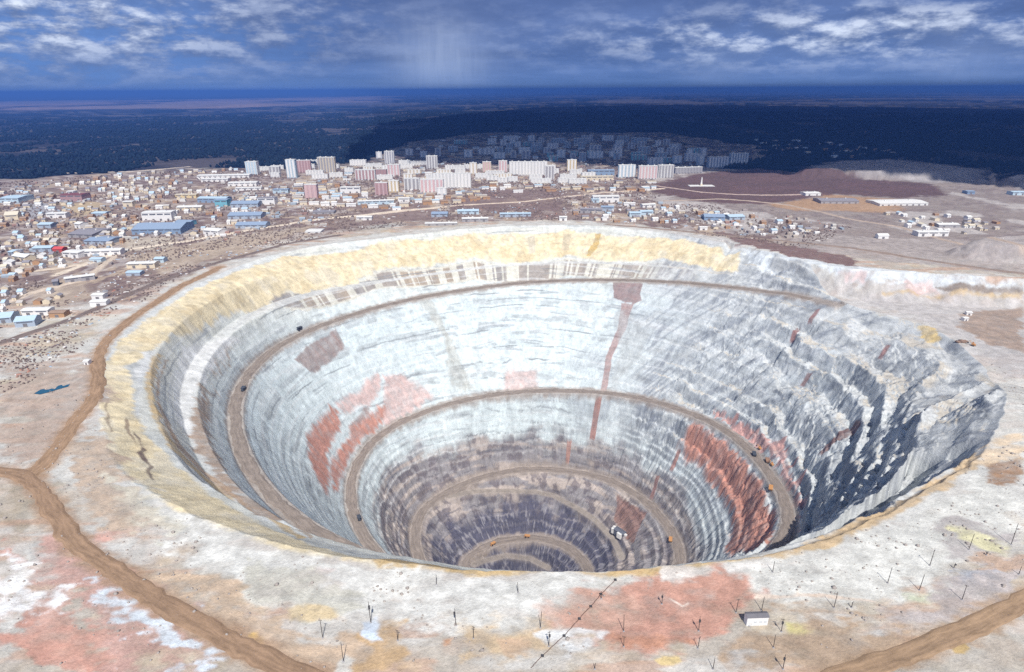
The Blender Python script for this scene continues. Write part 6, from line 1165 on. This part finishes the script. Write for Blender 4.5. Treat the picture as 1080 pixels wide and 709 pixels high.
# white hut
hx, hy, hz = D['hut']
t = thing('site_hut', 'bright white site hut standing alone on the red and tan ground', 'hut', (hx, hy+3.2, zat(hx, hy+3)-.1), math.radians(2))
L_, W_, H_ = 12.0, 3.8, 6.2
MB().prism_walls(L_, W_, -.4, H_, .9).build('wall', simple('hut_white', (.80, .80, .79), .7, .05), t)
rf = MB().gable(L_, W_, H_, .9, .35, .18).build('roof', simple('hut_roof', (.17, .165, .18), .8, .2), t)
MB().cyl((3.2, 1.2, H_+.5), (3.2, 1.2, H_+2.2), .2, .2, 8).build('chimney', iron, rf)
dr = MB().box(-.75, .75, -.1, -.003, 0, 2.4).build('door', mat('pale_grey'), t, (-L_/2+2.2, -W_/2, .2))
MB().box(.45, .58, -.2, -.1, 1.05, 1.2).build('handle', iron, dr)
for u in (-1.2, 2., 4.4):
    fr = MB().box(-.8, .8, -.09, -.003, -.6, .6).build('window', mat('trim'), t, (u, -W_/2, 2.9))
    MB().box(-.65, .65, -.12, -.091, -.45, .45).build('pane', new_mat('pane_glass', (.55, .6, .64), .1, .5)[0], fr)
MB().box(-2, -1.2, 0, .6, 0, 1).build('step', mat('grey'), t, (-L_/2+3.2, -W_/2-.62, -.3))

# white box and two white huts on the platform, spoil heap
for k_, (q, lab) in enumerate(zip(D['whitehuts']+[D['whitebox']], ['farther of two small white huts on the sunken platform at the right', 'nearer of two small white huts on the sunken platform at the right', 'tiny white cabin beside the left pond track'])):
    shed((q[0], q[1], zat(q[0], q[1])), 7.5 if k_ < 2 else 5, 6, 4.2, (-10, 12, 0)[k_], 'white', 'white_roof', .12, lab, 'cabin', 'hut')

# cable on trestles
cp = D['cable']
t = thing('power_cable', 'dark cable running across the red ground on small black sledges', 'cable', cp[0])
o_ = Vector((cp[0][0], cp[0][1], 0)); base = Vector(cp[0])
cm = MB()
dense = []
for a_, b_ in zip(cp[:-1], cp[1:]):
    for f_ in np.linspace(0, 1, 8)[:-1]:
        x, y = mix(a_[0], b_[0], f_), mix(a_[1], b_[1], f_); dense.append(Vector((x+rng.uniform(-.2, .2), y, zat(x, y)+.35))-base)
for a_, b_ in zip(dense[:-1], dense[1:]): cm.cyl(a_, b_, .17, .17, 6)
cm.build('cable', simple('cable_rubber', (.12, .07, .06), .8, .2), t)
for x, y, z in cp[1:-1]:
    MB().box(-.9, .9, -.7, .7, 0, .9, .15).build('sledge', iron, t, Vector((x, y, zat(x, y)-.1))-base)

# ================================================================ trucks and diggers
VP = {'orange': simple('orange_paint', (.52, .27, .11), .5, .1), 'dark': simple('dark_paint', (.07, .08, .10), .5, .1), 'brown': simple('brown_paint', (.30, .18, .12), .6, .15)}
tyre = simple('tyre_rubber', (.03, .03, .03), .9, .1); glass = new_mat('cab_glass', (.08, .10, .12), .1, .5)[0]
def truck(loc, rz, paint, label):
    t = thing('dump_truck', label, 'truck', loc, rz)
    MB().box(-4.2, 4.4, -1.5, 1.5, 1.2, 2.1).build('chassis', iron, t)
    MB().add([(-4.6, -2.2, 2.4), (1.8, -2.2, 2.15), (1.8, 2.2, 2.15), (-4.6, 2.2, 2.4), (-5.4, -2.6, 4.6), (2.0, -2.6, 5.0), (2.0, 2.6, 5.0), (-5.4, 2.6, 4.6)],
             [(3, 2, 1, 0), (0, 1, 5, 4), (1, 2, 6, 5), (2, 3, 7, 6), (3, 0, 4, 7), (4, 5, 6, 7)]).build('dump_bed', paint, t)
    MB().box(1.9, 4.6, -2.6, 2.6, 5.0, 5.3).build('canopy', paint, t)
    cb = MB().box(2.4, 4.4, -1.9, .9, 2.1, 4.9, .1).build('cab', paint, t)
    MB().box(4.36, 4.42, -1.6, .6, 3.4, 4.5).build('windscreen', glass, cb)
    MB().box(4.4, 5.3, -1.6, 1.6, 1.2, 2.9).build('bonnet', paint, t)
    for x in (-2.6, 3.2):
        for y in (-1.9, 1.9):
            w = MB().cyl((x, y-.55, 1.15), (x, y+.55, 1.15), 1.2, 1.2, 14).build('wheel', tyre, t)
            MB().cyl((x, y-.62, 1.15), (x, y+.62, 1.15), .55, .55, 10).build('rim', iron, w)
TLAB = ['orange dump truck on the haul road low on the right side of the pit', 'orange dump truck on the haul road beside the red rock of the right wall', 'dark dump truck on the haul road left of the orange digger',
        'brown dump truck between the two orange diggers on the haul road', 'orange dump truck on the lowest visible ramp at the pit bottom', 'dark dump truck on the upper haul road at the left wall',
        'dark dump truck on the middle haul road at the left wall', 'dark dump truck on the left berm above the purple brown rock', 'orange dump truck at the left bend of the lowest ramp']
def ang_road(x, y): return math.atan2(y-PY, x-PX)+PI/2
for (x, y, z, k_), lab in zip(D['trucks'], TLAB):
    truck((x, y, zat(x, y)+.5), ang_road(x, y), VP[k_], lab)
def digger(loc, rz, label):
    t = thing('excavator', label, 'excavator', loc, rz); p = VP['orange']
    for y in (-1.5, 1.5): MB().box(-2.4, 2.4, y-.4, y+.4, 0, 1.1, .2).build('track', iron, t)
    MB().box(-2.6, 1.6, -1.7, 1.7, 1.2, 3.0, .15).build('body', p, t)
    c_ = MB().box(.2, 2.0, -1.7, -.4, 3.0, 4.6, .12).build('cab', p, t); MB().box(1.88, 1.95, -1.5, -.6, 3.4, 4.3).build('windscreen', glass, c_)
    MB().cyl((1.4, .2, 2.2), (5.0, .2, 5.8), .38, .3, 8).build('boom', p, t)
    MB().cyl((5.0, .2, 5.8), (6.8, .2, 2.6), .3, .22, 8).build('dipper_arm', p, t)
    MB().box(6.0, 7.5, -.6, 1.0, 1.2, 2.6, .2).build('bucket', iron, t)
for (x, y, z, k_), lab in zip(D['diggers'], ['orange digger parked at the upper end of the pale spoil on the haul road', 'orange digger at the lower end of the pale spoil on the haul road', 'orange digger beside a brown heap on the sunken platform']):
    digger((x, y, zat(x, y)+.4), ang_road(x, y)+.5, lab)
# dark roofed station with white cabins on a bench near the bottom
x, y, z = D['station']
t = thing('pump_station', 'dark blue roofed station with white cabins on a bench deep in the pit', 'station', (x, y, zat(x, y)), math.radians(-48))
MB().prism_walls(20, 10, -6, 4, 1.5).build('wall', mat('dark'), t); MB().gable(20, 10, 4, 1.5, .5, .4).build('roof', mat('dark'), t)
for u, v, w in ((-13.2, 1, 5), (-12.5, -4.5, 4), (3.5, -7, 8), (12.4, -1, 4)):
    c_ = MB().box(u-w/2, u+w/2, v-1.9, v+1.9, -5, 4.2).build('cabin', mat('white'), t)
    MB().box(u-w/2-.2, u+w/2+.2, v-2.1, v+2.1, 4.2, 4.6).build('roof', mat('white_roof'), c_)
# monument in the field
x, y, z = D['monument']
t = thing('monument', 'tall pale obelisk on a plaza in the brown field', 'monument', (x, y, zat(x, y)))
MB().box(-38, 38, -16, 16, -1.5, .6).build('plaza', mat('pale_grey'), t)
MB().box(-3.4, 3.4, -3.4, 3.4, .6, 5).build('pedestal', mat('cream'), t)
MB().box(-2.3, 2.3, -2.3, 2.3, 5, 24, .9).build('shaft', mat('white'), t)
MB().box(-1.4, 1.4, -1.4, 1.4, 24, 27, 1.3).build('tip', mat('trim'), t)
# spoil heap on the platform
x, y, z = D['heap']
hp = clumps('spoil_heap', np.array([x, x+5, x-5.]), np.array([y, y+2, y-1.]), np.array([6., 5, 4.5]), np.array([4., 3, 2.6]), simple('heap_soil', (.25, .17, .13), .95, .4, .3), 14, 3)
tag(hp, 'brown heap of soil beside the orange digger on the platform', 'soil heap')

# ================================================================ cloud that throws the shadow on the forest
EL, AZ = math.radians(53), math.radians(-7)      # sun height; direction the shadows fall (from +Y, left negative)
sunv = np.array([-math.sin(AZ)*math.cos(EL), -math.cos(AZ)*math.cos(EL), math.sin(EL)])
ALT = 2300.
sh = sunv[:2]/sunv[2]*ALT
cpol = [(p[0]+sh[0], p[1]+sh[1]) for p in D['shadow']]
ca = np.array(cpol); x0, y0 = ca.min(0)-300; x1, y1 = ca.max(0)+300
nx, ny = 300, 220
gx, gy = np.meshgrid(np.linspace(x0, x1, nx), np.linspace(y0, y1, ny))
sd = poly_sd(gx, gy, cpol)+(fbm(gx/700, gy/700, 171, 4)-.5)*260+(fbm(gx/160, gy/160, 173, 3)-.5)*90
th_ = np.sqrt(np.clip(sd, 0, 1500))*14*(.5+fbm(gx/500, gy/500, 175, 4))
top = np.stack([gx, gy, ALT+th_], -1); bot = np.stack([gx, gy, ALT-th_*.25], -1)
V = np.concatenate([top.reshape(-1, 3), bot.reshape(-1, 3)])
I_ = np.arange(nx*ny).reshape(ny, nx); inside = sd > 0
cell = (inside[:-1, :-1] | inside[1:, :-1] | inside[:-1, 1:] | inside[1:, 1:])
a_, b_, c_, d_ = I_[:-1, :-1][cell], I_[:-1, 1:][cell], I_[1:, 1:][cell], I_[1:, :-1][cell]
Q = np.concatenate([np.stack([a_, b_, c_, d_], -1), np.stack([d_, c_, b_, a_], -1)+nx*ny])
cl = np_mesh('cloud', V, Q, None, True)
mcl, t, b = new_mat('cloud_white', (.80, .81, .83), 1., 0.)
cl.data.materials.append(mcl)
tag(cl, kind='structure')

# ================================================================ air
if HAZE > 0:
    hb = MB().box(-90000, 90000, -3000, 150000, -700, 330).build('haze', None); tag(hb, kind='stuff')
    mh = bpy.data.materials.new('air'); mh.use_nodes = True; t = mh.node_tree; t.nodes.remove(t.nodes['Principled BSDF'])
    pv = t.nodes.new('ShaderNodeVolumePrincipled'); pv.inputs['Color'].default_value = (*HAZE_C, 1); pv.inputs['Density'].default_value = HAZE
    pv.inputs['Anisotropy'].default_value = .0
    t.links.new(pv.outputs[0], t.nodes['Material Output'].inputs['Volume']); hb.data.materials.append(mh)

# ================================================================ sky, sun, camera
w = bpy.data.worlds.new('World'); sc.world = w; w.use_nodes = True; t = w.node_tree
bg = t.nodes['Background']; bg.inputs['Strength'].default_value = .1
sky = t.nodes.new('ShaderNodeTexSky'); sky.sky_type = 'NISHITA'; sky.sun_disc = False
sky.sun_elevation = EL; sky.sun_rotation = math.atan2(sunv[0], sunv[1]); sky.air_density = 1.1; sky.dust_density = .6; sky.altitude = 300
tc = t.nodes.new('ShaderNodeTexCoord'); dr = tc.outputs['Generated']
sx = t.nodes.new('ShaderNodeSeparateXYZ'); t.links.new(dr, sx.inputs[0])
up = sx.outputs[2]
# clouds lie on a deck: direction projected to a plane
den = math_n(t, 'ADD', math_n(t, 'MAXIMUM', up, 0.), .045)
cb = t.nodes.new('ShaderNodeCombineXYZ'); t.links.new(math_n(t, 'DIVIDE', sx.outputs[0], den), cb.inputs[0]); t.links.new(math_n(t, 'DIVIDE', sx.outputs[1], den), cb.inputs[1])
az = math_n(t, 'ARCTAN2', sx.outputs[0], sx.outputs[1]); el = math_n(t, 'ARCSINE', up)
big = noise_n(t, cb.outputs[0], .20, 7, .55)
mp = t.nodes.new('ShaderNodeCombineXYZ'); t.links.new(math_n(t, 'MULTIPLY', az, 8.5), mp.inputs[0]); t.links.new(math_n(t, 'MULTIPLY', el, 22.), mp.inputs[1])
puff = noise_n(t, mp.outputs[0], 1.45, 10, .62)
mp2 = t.nodes.new('ShaderNodeCombineXYZ'); t.links.new(math_n(t, 'MULTIPLY', math_n(t, 'ADD', az, .003), 8.5), mp2.inputs[0]); t.links.new(math_n(t, 'MULTIPLY', math_n(t, 'ADD', el, .010), 22.), mp2.inputs[1])
puff2 = noise_n(t, mp2.outputs[0], 1.45, 10, .62)
toplit = math_n(t, 'ADD', math_n(t, 'MULTIPLY', math_n(t, 'SUBTRACT', puff, puff2), 4.5), .5, True)
def bell(a0, ra, e0, re):
    u = math_n(t, 'DIVIDE', math_n(t, 'SUBTRACT', az, a0), ra); v = math_n(t, 'DIVIDE', math_n(t, 'SUBTRACT', el, e0), re)
    return math_n(t, 'EXPONENT', math_n(t, 'MULTIPLY', math_n(t, 'ADD', math_n(t, 'MULTIPLY', u, u), math_n(t, 'MULTIPLY', v, v)), -1.))
K = 10.                      # radiance before the background strength of .1
dark = (.045*K, .085*K, .235*K); mid = (.125*K, .195*K, .42*K); lite = (.66*K, .72*K, .84*K); blue = (.10*K, .24*K, .60*K)
base = mixc(t, ramp_n(t, big, [(.38, (0, 0, 0)), (.66, (1, 1, 1))]), dark, mid)
lb = math_n(t, 'ADD', bell(-.66, .34, .085, .06), math_n(t, 'MULTIPLY', bell(.46, .32, .065, .035), .9), True)
lf = math_n(t, 'MULTIPLY', lb, ramp_n(t, puff, [(.43, (0, 0, 0)), (.58, (1, 1, 1))]))
c1 = mixc(t, math_n(t, 'MULTIPLY', bell(-.66, .32, .06, .06), ramp_n(t, puff, [(.40, (1, 1, 1)), (.52, (0, 0, 0))])), base, blue)
c1 = mixc(t, math_n(t, 'MULTIPLY', lb, .42), c1, (.20*K, .31*K, .60*K))
c1 = mixc(t, math_n(t, 'MULTIPLY', lf, .95), c1, mixc(t, toplit, (.20*K, .26*K, .42*K), lite))
gl = mixc(t, toplit, (.80, .80, .82), (1.22, 1.22, 1.2))
c1 = mixc(t, math_n(t, 'ADD', math_n(t, 'MULTIPLY', lb, .8), .18, True), c1, gl, 'MULTIPLY')
# rain shafts hanging from the deck
mr = t.nodes.new('ShaderNodeCombineXYZ'); t.links.new(math_n(t, 'MULTIPLY', az, 60.), mr.inputs[0]); t.links.new(math_n(t, 'MULTIPLY', el, 7.), mr.inputs[1])
rn = noise_n(t, mr.outputs[0], 1., 5, .7)
rain = math_n(t, 'MULTIPLY', math_n(t, 'ADD', bell(-.105, .07, .025, .06), math_n(t, 'ADD', math_n(t, 'MULTIPLY', bell(.30, .05, .02, .03), .3), math_n(t, 'MULTIPLY', bell(.60, .05, .02, .035), .4))), math_n(t, 'ADD', math_n(t, 'MULTIPLY', rn, .9), .25), True)
c1 = mixc(t, math_n(t, 'MULTIPLY', rain, .9), c1, (.42*K, .50*K, .68*K))
# paler air just above the horizon
c1 = mixc(t, math_n(t, 'MULTIPLY', math_n(t, 'EXPONENT', math_n(t, 'MULTIPLY', math_n(t, 'ABSOLUTE', el), -26.)), .70), c1, (.13*K, .25*K, .54*K))
# overhead the deck opens to the clear sky
open_ = ramp_n(t, el, [(.20, (0, 0, 0)), (.50, (1, 1, 1))])
t.links.new(mixc(t, open_, c1, sky.outputs[0]), bg.inputs['Color'])

ld = bpy.data.lights.new('sun', 'SUN'); ld.energy = SUN; ld.angle = math.radians(.53); ld.color = (1, .955, .89)
so = bpy.data.objects.new('sun', ld); COL.objects.link(so)
so.rotation_euler = Vector((-sunv[0], -sunv[1], -sunv[2])).to_track_quat('-Z', 'Y').to_euler()

cd = bpy.data.cameras.new('camera'); co = bpy.data.objects.new('camera', cd); COL.objects.link(co)
cd.sensor_width = 36; cd.lens = 36*640/1080; cd.clip_start = 1; cd.clip_end = 400000
PITCH = math.atan(260/640); ROLL = math.radians(.345)
from mathutils import Matrix
co.matrix_world = Matrix.Translation((0, 0, 280)) @ Matrix.Rotation(PI/2-PITCH, 4, 'X') @ Matrix.Rotation(-ROLL, 4, 'Z')
sc.camera = co
sc.view_settings.view_transform = 'Standard'; sc.view_settings.look = 'None'; sc.view_settings.gamma = 1; sc.view_settings.use_curve_mapping = False
sc.view_settings.exposure = EXPO
sc.render.engine = 'CYCLES'
sc.cycles.max_bounces = 5; sc.cycles.diffuse_bounces = 3; sc.cycles.volume_bounces = 0
sc.cycles.use_denoising = False
